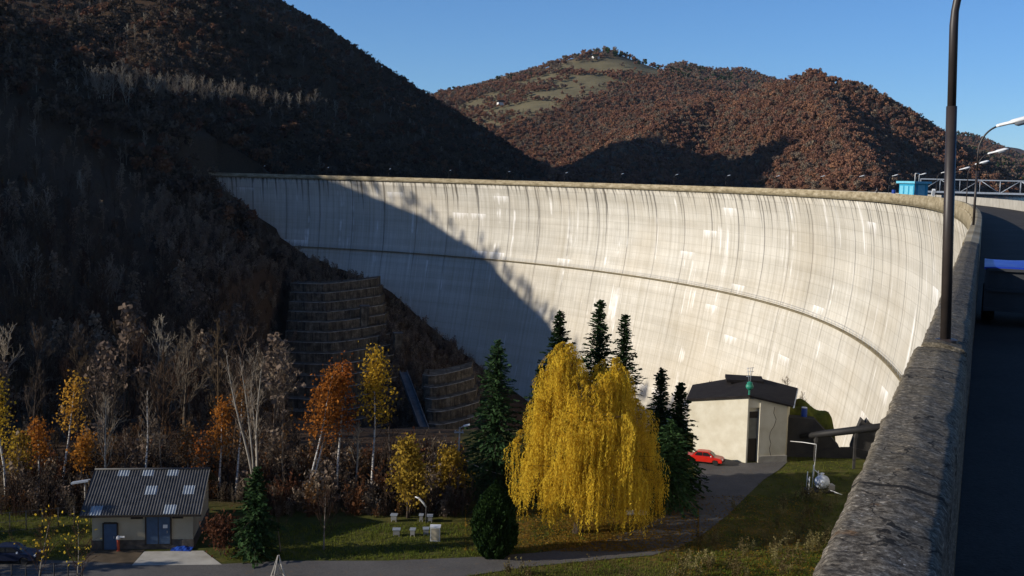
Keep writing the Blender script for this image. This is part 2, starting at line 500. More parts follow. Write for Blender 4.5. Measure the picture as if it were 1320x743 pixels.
def build_terrain():
    ang = np.concatenate([np.arange(-180, -34, 3.0), np.arange(-34, 34.01, .17), np.arange(36, 180, 3.0)])
    ang = np.radians(ang)
    rad = np.exp(np.arange(math.log(3.0), math.log(9500), .0125))
    A, Q = np.meshgrid(ang, rad)
    x = Q * np.sin(A); y = Q * np.cos(A)
    z = terrain(x, y)
    n, k = x.shape
    v = np.stack([x, y, z], -1).reshape(-1, 3)
    i = np.arange((n - 1) * k).reshape(n - 1, k)
    j = np.roll(i, -1, 1)
    f = np.stack([i, j, j + k, i + k], -1).reshape(-1, 4)
    mb = MB()
    mb.v.append(v); mb.n = len(v)
    me = bpy.data.meshes.new('ground')
    me.vertices.add(len(v)); me.vertices.foreach_set('co', v.astype(np.float32).ravel())
    me.loops.add(f.size); me.loops.foreach_set('vertex_index', f[:, ::-1].astype(np.int32).ravel())
    me.polygons.add(len(f)); me.polygons.foreach_set('loop_start', (np.arange(len(f)) * 4).astype(np.int32))
    me.polygons.foreach_set('use_smooth', np.ones(len(f), bool))
    me.update(calc_edges=True)
    # what grows where: r = grass of the platform, g = mountain meadow, b = leaf litter
    px, py = project_pts(v); px = np.where(v[:, 1] > 1, px, -1e4).reshape(x.shape); py = py.reshape(x.shape)
    r = np.clip(1 - np.abs(z - FZ) / 1.5, 0, 1) * (y > 30) * (y < 140) * (1 - np.clip((y - 99) / 4, 0, 1) * np.clip((610 - px) / 30, 0, 1))
    mead = meadow_share(px, py, y)
    wc = at(745, 686)
    lit = np.clip(1.25 - np.hypot((x - wc[0] - 2.0) / 1.5, y - wc[1]) / 9.0, 0, 1)
    lit = np.maximum(lit, .9 * np.clip(1 - np.abs(px - 990) / 90, 0, 1) * np.clip(1 - np.abs(y - 95) / 12, 0, 1))
    c = np.stack([r, mead, lit, np.ones_like(r)], -1).reshape(-1, 4)
    ca = me.color_attributes.new('cover', 'FLOAT_COLOR', 'POINT')
    ca.data.foreach_set('color', c.astype(np.float32).ravel())
    t = NT('ground_cover')
    cb_ = me.attributes.new('beech', 'FLOAT', 'POINT'); cb_.data.foreach_set('value', (np.clip((Q - 750) / 300, 0, 1)).astype(np.float32).ravel())
    at_ = t.n('ShaderNodeAttribute', attribute_name='cover')
    bee = t.n('ShaderNodeAttribute', attribute_name='beech').outputs['Fac']
    sepc = t.n('ShaderNodeSeparateColor'); t.l(at_.outputs['Color'], sepc.inputs[0])
    pos = t.n('ShaderNodeNewGeometry').outputs['Position']
    n1 = t.noise(pos, .35, 6, .65); n2 = t.noise(pos, 2.2, 5, .7); n3 = t.noise(pos, .03, 5, .6)
    forest = t.ramp(n2, [(.3, (.030, .020, .013)), (.7, (.080, .050, .030))])
    grass = t.ramp(n1, [(.30, (.030, .034, .009)), (.5, (.062, .072, .014)), (.72, (.12, .10, .03))])
    grass = t.mix(t.math('MULTIPLY', n2, .5), grass, (.055, .045, .02))
    meadow = t.ramp(n3, [(.35, (.12, .105, .062)), (.6, (.17, .145, .082)), (.8, (.13, .095, .062))])
    leaf = t.ramp(n2, [(.30, (.06, .035, .014)), (.55, (.22, .12, .03)), (.75, (.34, .19, .045))])
    forest = t.mix(t.math('MULTIPLY', bee, t.ramp(n3, [(.3, .7), (.7, 1.0)])), forest, (.095, .060, .042))
    c1 = t.mix(sepc.outputs[0], forest, grass)
    lm = t.math('MULTIPLY', sepc.outputs[2], t.ramp(n1, [(.38, 0.0), (.62, 1.0)]))
    c1 = t.mix(lm, c1, leaf)
    c1 = t.mix(sepc.outputs[1], c1, meadow)
    t.bsdf(c1, .97, .05, bump=n2, bstr=.5, bdist=.12)
    me.materials.append(t.m)
    o = bpy.data.objects.new('ground', me); COL.objects.link(o)
    return tag(o, kind='structure')


build_terrain()

# reservoir behind the dam
t = NT('lake_water')
pos = t.n('ShaderNodeNewGeometry').outputs['Position']
t.bsdf((.012, .03, .03), .08, .5, bump=t.noise(pos, .6, 3), bstr=.08, bdist=.3)
sl = np.arange(S_BACK, S_END + 1, 8.0)
lx, ly = crest(sl, -4.0)
poly = [(a, b, -6.0) for a, b in zip(lx, ly)] + [(-140, 424, -6), (-190, 640, -6), (-70, 800, -6), (-60, 1140, -6), (-200, 2200, -6), (1800, 2200, -6), (1800, -150, -6), (120, -100, -6)]
mb = MB(); mb.add(poly, [tuple(range(len(poly)))[::-1]])
tag(mb.build('reservoir_water', t.m), kind='structure')


# ------------------------------------------------------------------ the dam
def dam_face_mat():
    t = NT('dam_concrete')
    uv = t.n('ShaderNodeUVMap', uv_map='UVMap').outputs[0]
    sep = t.n('ShaderNodeSeparateXYZ'); t.l(uv, sep.inputs[0])
    u, v = sep.outputs[0], sep.outputs[1]          # metres along the crest, height

    def vec(su, sv, off=0.0):
        c = t.n('ShaderNodeCombineXYZ')
        t.l(t.math('MULTIPLY_ADD', u, su, off), c.inputs[0]); t.l(t.math('MULTIPLY', v, sv), c.inputs[1])
        return c.outputs[0]
    base = t.ramp(t.noise(vec(.02, .03), 1, 5, .6), [(.3, (.49, .465, .405)), (.7, (.64, .615, .55))])
    # panels of the shuttering: every lift and block a little different
    br = t.n('ShaderNodeTexBrick', offset=0.0, squash=1.0)
    br.inputs['Color1'].default_value = (.80, .80, .80, 1); br.inputs['Color2'].default_value = (1, 1, 1, 1)
    br.inputs['Mortar'].default_value = (.60, .59, .57, 1)
    br.inputs['Scale'].default_value = 1; br.inputs['Mortar Size'].default_value = .085; br.inputs['Mortar Smooth'].default_value = .6
    br.inputs['Brick Width'].default_value = 4.33; br.inputs['Row Height'].default_value = 2.0; br.inputs['Bias'].default_value = .2
    t.l(vec(1, 1), br.inputs['Vector'])
    col = t.mix(.38, base, t.mix(1.0, base, br.outputs[0], 'MULTIPLY'))
    # fine vertical grain of water marks
    grain = t.ramp(t.noise(vec(1.1, .02), 1, 6, .75), [(.32, (.66, .64, .59)), (.58, (1, 1, 1))])
    col = t.mix(.8, col, grain, 'MULTIPLY')
    # horizontal banding of lifts
    lift = t.ramp(t.noise(vec(.012, .42), 1, 3, .5), [(.32, (.82, .81, .79)), (.6, (1, 1, 1))])
    col = t.mix(.75, col, lift, 'MULTIPLY')
    depth = t.math('MULTIPLY_ADD', v, -1.0, -2.4)   # metres below the cornice
    # dark tongues running down from the cornice, each its own width and length
    def tongues(col, step, longest, power, width, seed, strength):
        uu = t.math('DIVIDE', t.math('ADD', u, t.math('MULTIPLY', t.noise(vec(.35, .10, seed), 1, 3), step * .5)), step)
        wn = t.n('ShaderNodeTexWhiteNoise', noise_dimensions='1D'); t.l(t.math('ADD', t.math('FLOOR', uu), seed), wn.inputs['W'])
        ln = t.math('MULTIPLY_ADD', t.math('POWER', wn.outputs['Value'], power), longest, .4)
        fd = t.math('SUBTRACT', 1.0, t.math('DIVIDE', depth, ln), clamp=True)
        ds = t.math('ABSOLUTE', t.math('SUBTRACT', t.math('FRACT', uu), .5))
        mk = t.math('MULTIPLY', t.math('SUBTRACT', 1.0, t.math('DIVIDE', ds, t.math('MULTIPLY_ADD', fd, width, .03)), clamp=True), t.math('POWER', fd, .6))
        return t.mix(t.math('MULTIPLY', mk, strength), col, (.045, .042, .038))
    col = tongues(col, 1.7, 13.0, 4.0, .32, 3.0, .9)
    col = tongues(col, 4.3, 30.0, 3.6, .13, 71.0, .9)
    col = tongues(col, .62, 3.2, 2.6, .5, 29.0, .6)
    # block joints: a dark line every 13 m, stained most near the top
    jw = t.math('ABSOLUTE', t.math('SUBTRACT', t.math('FRACT', t.math('DIVIDE', t.math('ADD', u, t.math('MULTIPLY', t.noise(vec(.0, .12, 3.3), 1, 2), .5)), 13.0)), .5))
    line = t.math('LESS_THAN', jw, .014)
    wide = t.ramp(jw, [(.0, 1.0), (.045, 0.0)])
    jf = t.math('MULTIPLY_ADD', t.math('SUBTRACT', 1.0, t.math('DIVIDE', depth, 40.0), clamp=True), .80, .16)
    jn = t.ramp(t.noise(vec(.077, .05), 1, 3), [(.35, .35), (.6, 1.0)])
    col = t.mix(t.math('MULTIPLY', t.math('MULTIPLY', line, jf), jn), col, (.085, .08, .075))
    col = t.mix(t.math('MULTIPLY', t.math('MULTIPLY', wide, jf), .45), col, (.16, .15, .13))
    # white lime runs below seeping lifts
    w1 = t.ramp(t.noise(vec(.30, .016, 11.0), 1, 4, .7), [(.56, 0.0), (.64, 1.0)])
    w2 = t.ramp(t.noise(vec(.075, .10, 5.0), 1, 3, .6), [(.48, 0.0), (.58, 1.0)])
    col = t.mix(t.math('MULTIPLY', t.math('MULTIPLY', w1, w2), .9), col, (.80, .79, .76))
    # lime patches hanging from single lift joints
    cc = t.n('ShaderNodeCombineXYZ'); row = t.math('FLOOR', t.math('DIVIDE', v, 6.0)); us = t.math('ADD', t.math('DIVIDE', u, 7.4), t.math('MULTIPLY', row, .37)); t.l(t.math('FLOOR', us), cc.inputs[0]); t.l(t.math('FLOOR', t.math('DIVIDE', v, 6.0)), cc.inputs[1])
    wn = t.n('ShaderNodeTexWhiteNoise', noise_dimensions='2D'); t.l(cc.outputs[0], wn.inputs['Vector'])
    fall = t.math('FRACT', t.math('DIVIDE', v, 6.0)); edge = t.math('SUBTRACT', 1.0, t.math('MULTIPLY', t.math('ABSOLUTE', t.math('SUBTRACT', t.math('FRACT', us), .5)), 2.0))
    run = t.math('ADD', t.math('MULTIPLY', fall, 1.5), t.math('MULTIPLY_ADD', t.noise(vec(.9, .05, 25.0), 1, 5, .75), 2.6, -2.35))
    run = t.math('MULTIPLY', t.math('MULTIPLY', run, 1.6, clamp=True), t.math('MULTIPLY', edge, 4.0, clamp=True))
    run = t.math('MULTIPLY', run, t.math('GREATER_THAN', wn.outputs['Value'], .93))
    col = t.mix(t.math('MULTIPLY', run, .85), col, (.82, .81, .79))
    # old ochre weathering in the lower half
    och = t.ramp(t.noise(vec(.03, .05, 40.0), 1, 4), [(.45, 0.0), (.7, 1.0)])
    lowp = t.math('MULTIPLY_ADD', v, -.03, -.62, clamp=True)
    col = t.mix(t.math('ADD', t.math('MULTIPLY', och, .28), t.math('MULTIPLY', lowp, .22)), col, (.46, .38, .26))
    bmp = t.math('ADD', t.math('MULTIPLY', br.outputs[1], -.6), t.noise(vec(3, 3), 1, 4))
    t.bsdf(col, .92, .12, bump=bmp, bstr=.25, bdist=.05)
    return t.m


def parapet_mat():
    t = NT('weathered_parapet_concrete')
    pos = t.n('ShaderNodeNewGeometry').outputs['Position']
    f1 = t.noise(pos, 34, 8, .85); f2 = t.noise(pos, 2.2, 5, .65); f3 = t.noise(pos, 70, 3, .8); f4 = t.noise(pos, .5, 4)
    vor = t.n('ShaderNodeTexVoronoi'); vor.inputs['Scale'].default_value = 42; t.l(pos, vor.inputs['Vector'])
    col = t.ramp(f1, [(.36, (.025, .022, .019)), (.47, (.11, .095, .075)), (.55, (.22, .195, .155)), (.66, (.40, .37, .31))])
    col = t.mix(.6, col, t.ramp(f2, [(.35, (.45, .42, .38)), (.65, (1, 1, 1))]), 'MULTIPLY')
    pits = t.ramp(f3, [(.30, (.12, .11, .10)), (.44, (1, 1, 1))])
    col = t.mix(.85, col, pits, 'MULTIPLY')
    peb = t.math('LESS_THAN', vor.outputs['Distance'], .16)
    col = t.mix(t.math('MULTIPLY', peb, t.ramp(f2, [(.5, 0.0), (.62, .8)])), col, (.46, .44, .40))
    ora = t.ramp(t.noise(pos, 5.0, 5, .7), [(.63, 0.0), (.72, 1.0)])
    col = t.mix(t.math('MULTIPLY', ora, .55), col, (.20, .10, .035))
    tan = t.ramp(f4, [(.4, 0.0), (.7, .35)])
    col = t.mix(tan, col, (.30, .25, .155))
    v2 = t.n('ShaderNodeTexVoronoi', feature='DISTANCE_TO_EDGE'); v2.inputs['Scale'].default_value = .85
    wv = t.n('ShaderNodeVectorMath', operation='ADD'); t.l(pos, wv.inputs[0])
    nz = t.n('ShaderNodeTexNoise'); nz.inputs['Scale'].default_value = 3.0; nz.inputs['Detail'].default_value = 6; t.l(pos, nz.inputs['Vector']); t.l(nz.outputs['Color'], wv.inputs[1]); t.l(wv.outputs[0], v2.inputs['Vector'])
    v3 = t.n('ShaderNodeTexVoronoi'); v3.inputs['Scale'].default_value = 105; t.l(pos, v3.inputs['Vector'])
    s3 = t.n('ShaderNodeSeparateColor'); t.l(v3.outputs['Color'], s3.inputs[0])
    col = t.mix(.6, col, t.ramp(s3.outputs[0], [(.05, (.25, .24, .22)), (.5, (.85, .83, .80)), (.93, (1.0, 1.0, 1.0)), (.97, (2.2, 2.1, 1.95))]), 'MULTIPLY')
    crk = t.math('LESS_THAN', v2.outputs['Distance'], .006)
    col = t.mix(t.math('MULTIPLY', crk, .85), col, (.012, .011, .010))
    lich = t.ramp(t.noise(pos, 9, 6, .8), [(.60, 0.0), (.68, 1.0)])
    col = t.mix(t.math('MULTIPLY', lich, .5), col, (.36, .35, .29))
    uvn = t.n('ShaderNodeUVMap', uv_map='UVMap').outputs[0]; su = t.n('ShaderNodeSeparateXYZ'); t.l(uvn, su.inputs[0])
    jn = t.math('LESS_THAN', t.math('ABSOLUTE', t.math('SUBTRACT', t.math('FRACT', t.math('DIVIDE', t.math('ADD', su.outputs[0], t.math('MULTIPLY', f2, .04)), 2.6)), .5)), .0055)
    col = t.mix(t.math('MULTIPLY', jn, .9), col, (.012, .011, .010))
    h = t.math('ADD', t.math('ADD', f1, t.math('MULTIPLY', f3, .5)), t.math('MULTIPLY', f2, .8))
    t.bsdf(col, .95, .1, bump=h, bstr=.22, bdist=.005)
    return t.m


def cornice_mat():
    t = NT('stained_cornice_concrete')
    uv = t.n('ShaderNodeUVMap', uv_map='UVMap').outputs[0]
    sep = t.n('ShaderNodeSeparateXYZ'); t.l(uv, sep.inputs[0])
    c = t.n('ShaderNodeCombineXYZ'); t.l(t.math('MULTIPLY', sep.outputs[0], .35), c.inputs[0]); t.l(t.math('MULTIPLY', sep.outputs[1], 1.3), c.inputs[1])
    f = t.noise(c.outputs[0], 1, 6, .7)
    col = t.ramp(f, [(.28, (.11, .085, .05)), (.5, (.30, .25, .16)), (.72, (.44, .385, .28))])
    bot = t.ramp(t.math('ADD', sep.outputs[1], t.math('MULTIPLY', f, .9)), [(0.0, 1.0), (1.0, 1.0)])
    jn = t.math('LESS_THAN', t.math('ABSOLUTE', t.math('SUBTRACT', t.math('FRACT', t.math('DIVIDE', sep.outputs[0], 4.33)), .5)), .006)
    col = t.mix(t.math('MULTIPLY', jn, .75), col, (.05, .042, .03))
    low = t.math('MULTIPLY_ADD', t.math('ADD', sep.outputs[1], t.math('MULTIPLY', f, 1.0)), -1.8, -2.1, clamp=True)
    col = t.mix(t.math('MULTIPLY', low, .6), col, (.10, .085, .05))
    t.bsdf(col, .94, .1, bump=f, bstr=.4, bdist=.04)
    return t.m


M['dam'] = dam_face_mat(); M['parapet'] = parapet_mat(); M['cornice'] = cornice_mat()
TOP, ROAD, LZ = -0.95, -1.95, -26.3


def sweep(mb, prof, ss, close=False, uvs=True, wob=None, caps=True):
    """profile (off, z) swept along the crest for the arc lengths ss"""
    n = len(prof); V = []; U = []
    for i, s in enumerate(ss):
        for j, (o, z) in enumerate(prof):
            do = dz = 0
            if wob is not None: do, dz = wob[i, j]
            x, y = crest(s, o + do)
            V.append((x, y, z + dz)); U.append((s, z + (0.001 * o)))
    Fc = []
    m_ = n if close else n - 1
    for i in range(len(ss) - 1):
        for j in range(m_):
            a, b = i * n + j, i * n + (j + 1) % n
            Fc.append((a, b, b + n, a + n))
    if close and caps:
        Fc.append(tuple(range(n))[::-1]); Fc.append(tuple((len(ss) - 1) * n + j for j in range(n)))
    mb.add(V, Fc, U if uvs else None)
    return mb


def face_off(z):
    return np.interp(z, [-85, -60, -40, -26, -20, -14, -9, -5, -2.4], [11, 6.2, 1.8, -.7, -1.35, -1.6, -1.45, -1.0, -.35])


def lean(s): return np.interp(s, [0, 130, 220, 330, 420, 494], [.0, .1, .55, .8, .5, 0])


def face_extra(z, s): return lean(s) * min(float(face_off(z)) + .35, 0.0)


dam = empty('arch_dam', (0, 0, 0), 0, 'huge curved concrete arch dam spanning the valley, pale face streaked with stains', 'dam')
zs = np.concatenate([[-2.45], np.arange(-4, -84, -3.0)])
ssd = np.concatenate([np.arange(S_BACK, 0, 6.0), np.arange(0, S_END + .1, 3.0)])
prof = [(float(face_off(z)), float(z)) for z in zs]
prof = [(-6.9, -2.45)] + prof + [(-26.0, -84.0), (-14.0, -40.0)]
wb = np.zeros((len(ssd), len(prof), 2))
for j_, (o_, z_) in enumerate(prof[::-1]):
    if -60 < z_ < -2.5 and o_ > -3: wb[:, j_, 0] = [face_extra(z_, s_) for s_ in ssd]
o = sweep(MB(), prof[::-1], ssd, close=True, wob=wb).build('dam_wall', M['dam'], dam, smooth=True)
# crest slab with its cornice (under the road)
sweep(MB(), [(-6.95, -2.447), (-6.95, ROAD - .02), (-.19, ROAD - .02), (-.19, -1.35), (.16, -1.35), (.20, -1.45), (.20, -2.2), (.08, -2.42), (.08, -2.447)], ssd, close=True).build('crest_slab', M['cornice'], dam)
# parapet: far length, and the near length modelled in its roughness
pp = [(-.19, -1.352), (-.19, TOP - .045), (-.17, TOP - .03), (-.035, TOP), (.085, TOP - .008), (.105, TOP - .03), (.105, -1.352)]
sweep(MB(), pp, np.concatenate([np.arange(S_BACK, -4, 4.0), [-4.0]]), close=True).build('parapet', M['cornice'], dam)
sweep(MB(), pp, np.concatenate([np.arange(22, 60, 2.0), np.arange(60, S_END + .1, 3.0)]), close=True).build('parapet', M['cornice'], dam)


def near_parapet(s0, s1, out, lift, ds):
    ss = np.arange(s0, s1 + ds * .5, ds)
    offs = np.linspace(-.185, .10 + out, 15)
    zt = np.interp(offs, [-.185, -.04, .10 + out], [TOP - .035, TOP, TOP - .004]) + lift
    zt[0] -= .02; zt[-1] -= .02
    prof = [(-.20, ROAD - .02), (-.20, -1.6), (-.19, -1.1)] + list(zip(offs, zt)) + [(.105 + out, -1.1), (.105 + out, -1.2), (.105 + out, -1.352)]
    n = len(prof)
    A, B = np.meshgrid(np.arange(n) * .022, ss)
    dz = .004 * fbm(A * 1.0, B, .40, 3, 2) + .005 * fbm(A, B, .06, 3, 4)
    do = .006 * fbm(A, B, .35, 3, 9) + .006 * fbm(A, B, .06, 2, 6)
    chip = np.clip(fbm(A * .3, B, .35, 3, 14) - .25, 0, 1)
    w = np.zeros((len(ss), n, 2))
    w[:, :, 1] = dz
    for j in (3, 4, n - 5, n - 4):
        w[:, j, 1] -= chip[:, j] * .025
    w[:, :4, 0] = do[:, :4] + chip[:, :4] * .012; w[:, -4:, 0] = do[:, -4:] - chip[:, -4:] * .014
    w[:, :3, 1] = 0; w[:, -3:, 1] = 0
    return sweep(MB(), prof, ss, close=True, wob=w)


near_parapet(-4.0, 7.35, .015, -.012, .02).build('parapet', M['parapet'], dam, smooth=True)
near_parapet(7.36, 22.0, -.02, .012, .04).build('parapet', M['parapet'], dam, smooth=True)
# walkway ledge and its thin railing across the face
ssl = np.arange(0, S_END + .1, 3.0)
fo = float(face_off(LZ))
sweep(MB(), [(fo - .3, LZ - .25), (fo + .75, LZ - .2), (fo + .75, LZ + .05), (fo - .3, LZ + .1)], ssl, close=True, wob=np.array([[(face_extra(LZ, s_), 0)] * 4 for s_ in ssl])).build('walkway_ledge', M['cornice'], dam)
mb = MB()
for s in np.arange(40, S_END, 2.5):
    x, y = crest(s, fo + .68 + face_extra(LZ, s)); mb.bar((x, y, LZ + .05), (x, y, LZ + 1.1), .022, 4)
for z in (LZ + 1.08, LZ + .6):
    ss_ = np.arange(40, S_END, 5.0); x, y = crest(ss_, fo + .68 + np.array([face_extra(LZ, q_) for q_ in ss_]))
    mb.tube(np.stack([x, y, np.full(len(x), z)], 1), .022, 4)
mb.build('walkway_railing', M['galv'], dam)
x, y = crest(112.0, -.9)
MB().box((x, y, -14.2), (.7, .7, .7), -heading(112)).box((x - .3, y, -13.75), (.9, .9, .12), -heading(112)).build('junction_box', M['galv'], dam)
# upstream parapet
sweep(MB(), [(-6.95, ROAD + .002), (-6.95, -1.0), (-6.65, -1.0), (-6.65, ROAD + .002)], ssd, close=True).build('upstream_parapet', M['concrete'], dam)

t = NT('crest_asphalt')
pos = t.n('ShaderNodeNewGeometry').outputs['Position']
t.bsdf(t.mix(.5, t.ramp(t.noise(pos, .4, 5, .7), [(.3, (.045, .040, .034)), (.7, (.10, .09, .076))]), t.ramp(t.noise(pos, 30, 3, .8), [(.3, (.015, .015, .015)), (.7, (.06, .057, .054))])), .95, .08, bump=t.noise(pos, 40, 3), bstr=.4, bdist=.01)
mb = MB()
sweep(mb, [(-.2, ROAD), (-6.65, ROAD)], ssd)
tag(mb.build('crest_road', t.m), kind='structure')

# ------------------------------------------------------------------ lamp posts along the crest
ORD = ['first', 'second', 'third', 'fourth', 'fifth', 'sixth', 'seventh', 'eighth', 'ninth', 'tenth', 'eleventh', 'twelfth', 'thirteenth', 'fourteenth', 'fifteenth', 'sixteenth',
       'seventeenth', 'eighteenth', 'nineteenth', 'twentieth']


def lamp_proto():
    root = empty('street_lamp', (0, 0, 0), 0, 'tall dark lamp pole standing on the near weathered parapet, its foot in full view', 'street lamp', 'lamp posts along the dam parapet')
    MB().tube([(0, 0, 0), (0, 0, 1.46)], [.032, .032], 12).lathe([(.075, -.01), (.075, .012), (.05, .02)], k=12).build('pole_foot', M['steel_dark'], root)
    pts = [(0, 0, 1.44), (0, 0, 1.95)] + [(.62 * (1 - math.cos(a)), 0, 1.95 + .72 * math.sin(a)) for a in np.linspace(.12, 1.30, 9)]
    MB().tube(pts, [.027] * 2 + [.024] * 9, 10).build('pole_arm', M['steel_dark'], root)
    e = np.array(pts[-1])
    d = np.array([math.cos(.27), 0, math.sin(.27)]); up = np.array([-d[2], 0, d[0]]); sd = np.array([0, 1.0, 0])
    sec = [(-.06, .04, .045), (.02, .055, .06), (.26, .07, .06), (.34, .125, .085), (.70, .14, .095), (.86, .10, .06)]
    V = []
    for a, w, h in sec:
        for k in range(10):
            q = 2 * math.pi * k / 10
            V.append(e + d * a + sd * w * math.cos(q) + up * (h * math.sin(q) * (1 if math.sin(q) > 0 else .55)))
    Fq = [(i * 10 + j, i * 10 + (j + 1) % 10, (i + 1) * 10 + (j + 1) % 10, (i + 1) * 10 + j) for i in range(5) for j in range(10)] + [tuple(range(10))[::-1], tuple(50 + j for j in range(10))]
    hd = MB().add(V, Fq).build('lamp_head', M['lamp_white'], root, smooth=True)
    V = []
    for a, w, h in ((.38, .09, .05), (.46, .105, .10), (.66, .105, .10), (.74, .08, .05)):
        for k in range(8):
            q = math.pi + math.pi * k / 7
            V.append(e + d * a + sd * w * math.cos(q) + up * (h * math.sin(q) - .03))
    Fq = [(i * 8 + j, i * 8 + j + 1, (i + 1) * 8 + j + 1, (i + 1) * 8 + j) for i in range(3) for j in range(7)] + [tuple(range(8))[::-1], tuple(24 + j for j in range(8))]
    MB().add(V, Fq).build('lamp_bowl', M['galv'], hd, smooth=True)
    return root


lp = lamp_proto()
for i in range(20):
    s = 7.59 + 25.0 * i
    if s > S_END: break
    o = lp if i == 0 else copy_thing(lp)
    x, y = crest(s, .02 if i else -.055)
    o.location = (x, y, TOP - (.02 if i else .005))
    o.rotation_euler = (random.uniform(-.006, .006), random.uniform(-.006, .006) if i else -.034, -heading(s))
    if i == 1: o['label'] = 'curved dark lamp post with white head, next along the parapet behind the nearest pole'
    elif i: o['label'] = '%s lamp post along the dam parapet counted from the big dark pole up close' % ORD[i]

# ------------------------------------------------------------------ truss bridge, kiosk and small things on the crest
def truss():
    a = np.array(crest(s_at(1186, -9.0), -9.0)); b = a + np.array([40.0, -16.0])
    a3 = np.array([a[0], a[1], -0.6]); d = (b - a) / np.linalg.norm(b - a); nrm = np.array([-d[1], d[0]])
    L = np.linalg.norm(b - a)
    root = empty('truss_footbridge', a3, 0, 'grey steel lattice footbridge behind the crest road beside the blue kiosk', 'bridge')
    P = lambda t_, side, z: np.array([*(d * t_ + nrm * side), z])
    ch = MB(); dg = MB()
    for side in (-1.1, 1.1):
        ch.box((P(L / 2, side, 2.1)), (L, .16, .16), math.atan2(d[1], d[0])); ch.box((P(L / 2, side, 0)), (L, .22, .30), math.atan2(d[1], d[0]))
        n = 14
        for i in range(n + 1):
            t_ = L * i / n
            dg.bar(P(t_, side, 0), P(t_, side, 2.1), .045, 5)
            if i < n and i % 2 == 0: dg.bar(P(t_, side, 0), P(t_ + L / n, side, 2.1), .05, 5)
            if i < n and i % 2: dg.bar(P(t_, side, 2.1), P(t_ + L / n, side, 0), .05, 5)
    ch.build('chord', M['galv'], root); dg.build('bracing', M['galv'], root)
    MB().box(P(L / 2, 0, -.1), (L, 2.0, .1), math.atan2(d[1], d[0])).build('deck', M['wall_dark'], root)
    for t_ in (.6, L - 1):
        MB().tube([P(t_, 0, -.2), P(t_, 0, -44)], .7, 10).build('pier', M['concrete'], root)


def s_at(px, off):
    ss = np.arange(60, 400, .5); x, y = crest(ss, off)
    q, _ = project_pts(np.stack([x, y, np.full(len(ss), -1.0)], 1))
    return float(ss[np.argmin(abs(q - px))])


def kiosk():
    s = s_at(1177, -1.9)
    x, y = crest(s, -1.9)
    h = -heading(s)
    r = empty('blue_kiosk', (x, y, ROAD), h + .55, 'small bright blue metal kiosk with flat overhanging roof on the dam crest', 'kiosk')
    MB().box((0, 0, 1.1), (2.0, 2.6, 2.2)).build('cabin', M['kiosk'], r)
    MB().box((0, 0, 2.34), (2.5, 3.2, .28)).build('roof', M['kiosk_pale'], r)
    for yy in (-.85, 0, .85):
        MB().box((-1.02, yy, 1.35), (.05, .6, 1.1)).build('window', M['kiosk_pale'], r)
    MB().box((0, -1.32, 1.1), (1.0, .05, 1.9)).build('door', M['kiosk_pale'], r)
    hk = MB()
    hk.bar((-.9, -1.2, 2.48), (-.9, -1.2, 3.45), .04); hk.bar((-.3, -1.2, 2.48), (-.3, -1.2, 3.45), .04); hk.bar((-.9, -1.2, 3.45), (-.3, -1.2, 3.45), .04)
    hk.build('lifting_frame', M['white'], r)
    r.scale = (1.22, 1.22, 1.15)
    x, y = crest(s_at(1152, -.9), -.9)
    b = empty('blue_barrel', (x, y, ROAD), 0, 'blue barrel on a stand beside the blue kiosk on the dam crest', 'barrel')
    MB().lathe([(.27, .75), (.29, .8), (.29, 1.1), (.30, 1.13), (.29, 1.16), (.29, 1.5), (.27, 1.55)]).build('drum', M['blue'], b)
    f = MB()
    for a in range(4): f.box((.22 * (-1) ** a, .22 * (-1) ** (a // 2), .37), (.06, .06, .75))
    f.box((0, 0, .73), (.6, .6, .05)); f.build('stand', M['galv'], b)
    f = empty('floodlight', (*crest(s_at(1203, -1.0), -1.0), ROAD), h, 'grey slanted floodlight on a short post right of the blue kiosk', 'floodlight')
    MB().bar((0, 0, 0), (0, 0, 1.3), .04).build('post', M['galv'], f)
    MB().box((0, 0, 1.45), (.35, .35, .75), 0, [[1, 0, 0], [0, .86, -.5], [0, .5, .86]]).build('lamp_housing', M['lamp_white'], f)


kiosk()


def person():
    s = s_at(1130, -.75)
    x, y = crest(s, -.75)
    P = empty('person', (x, y, ROAD), -heading(s), 'person in a grey coat leaning at the dam parapet left of the blue kiosk', 'person')
    v = [(0, 0, .92), (0, 0, 1.12), (0, .0, 1.38), (0, .02, 1.50), (0, .03, 1.56), (0, .05, 1.68), (0, .05, 1.78),
         (.02, -.2, 1.42), (-.16, -.26, 1.18), (-.36, -.14, 1.08), (.02, .2, 1.42), (-.16, .26, 1.18), (-.36, .14, 1.08),
         (0, -.1, .86), (0, -.11, .48), (.02, -.11, .08), (-.14, -.12, .03), (0, .1, .86), (0, .11, .48), (.02, .11, .08), (-.14, .12, .03)]
    e = [(0, 1), (1, 2), (2, 3), (3, 4), (4, 5), (5, 6), (2, 7), (7, 8), (8, 9), (2, 10), (10, 11), (11, 12), (0, 13), (13, 14), (14, 15), (15, 16), (0, 17), (17, 18), (18, 19), (19, 20)]
    rd = [.16, .15, .17, .08, .06, .10, .07, .075, .06, .045, .075, .06, .045, .10, .07, .055, .04, .10, .07, .055, .04]
    me = bpy.data.meshes.new('body'); me.from_pydata(v, e, []); me.materials.append(M['person_coat'])
    o = bpy.data.objects.new('body', me); COL.objects.link(o); o.parent = P
    md = o.modifiers.new('skin', 'SKIN'); md.use_smooth_shade = True
    for sv, r_ in zip(me.skin_vertices[0].data, rd): sv.radius = (r_, r_)
    me.skin_vertices[0].data[0].use_root = True
    o.modifiers.new('sub', 'SUBSURF').levels = 1


person()
# truss bridge starts just behind the kiosk
truss()

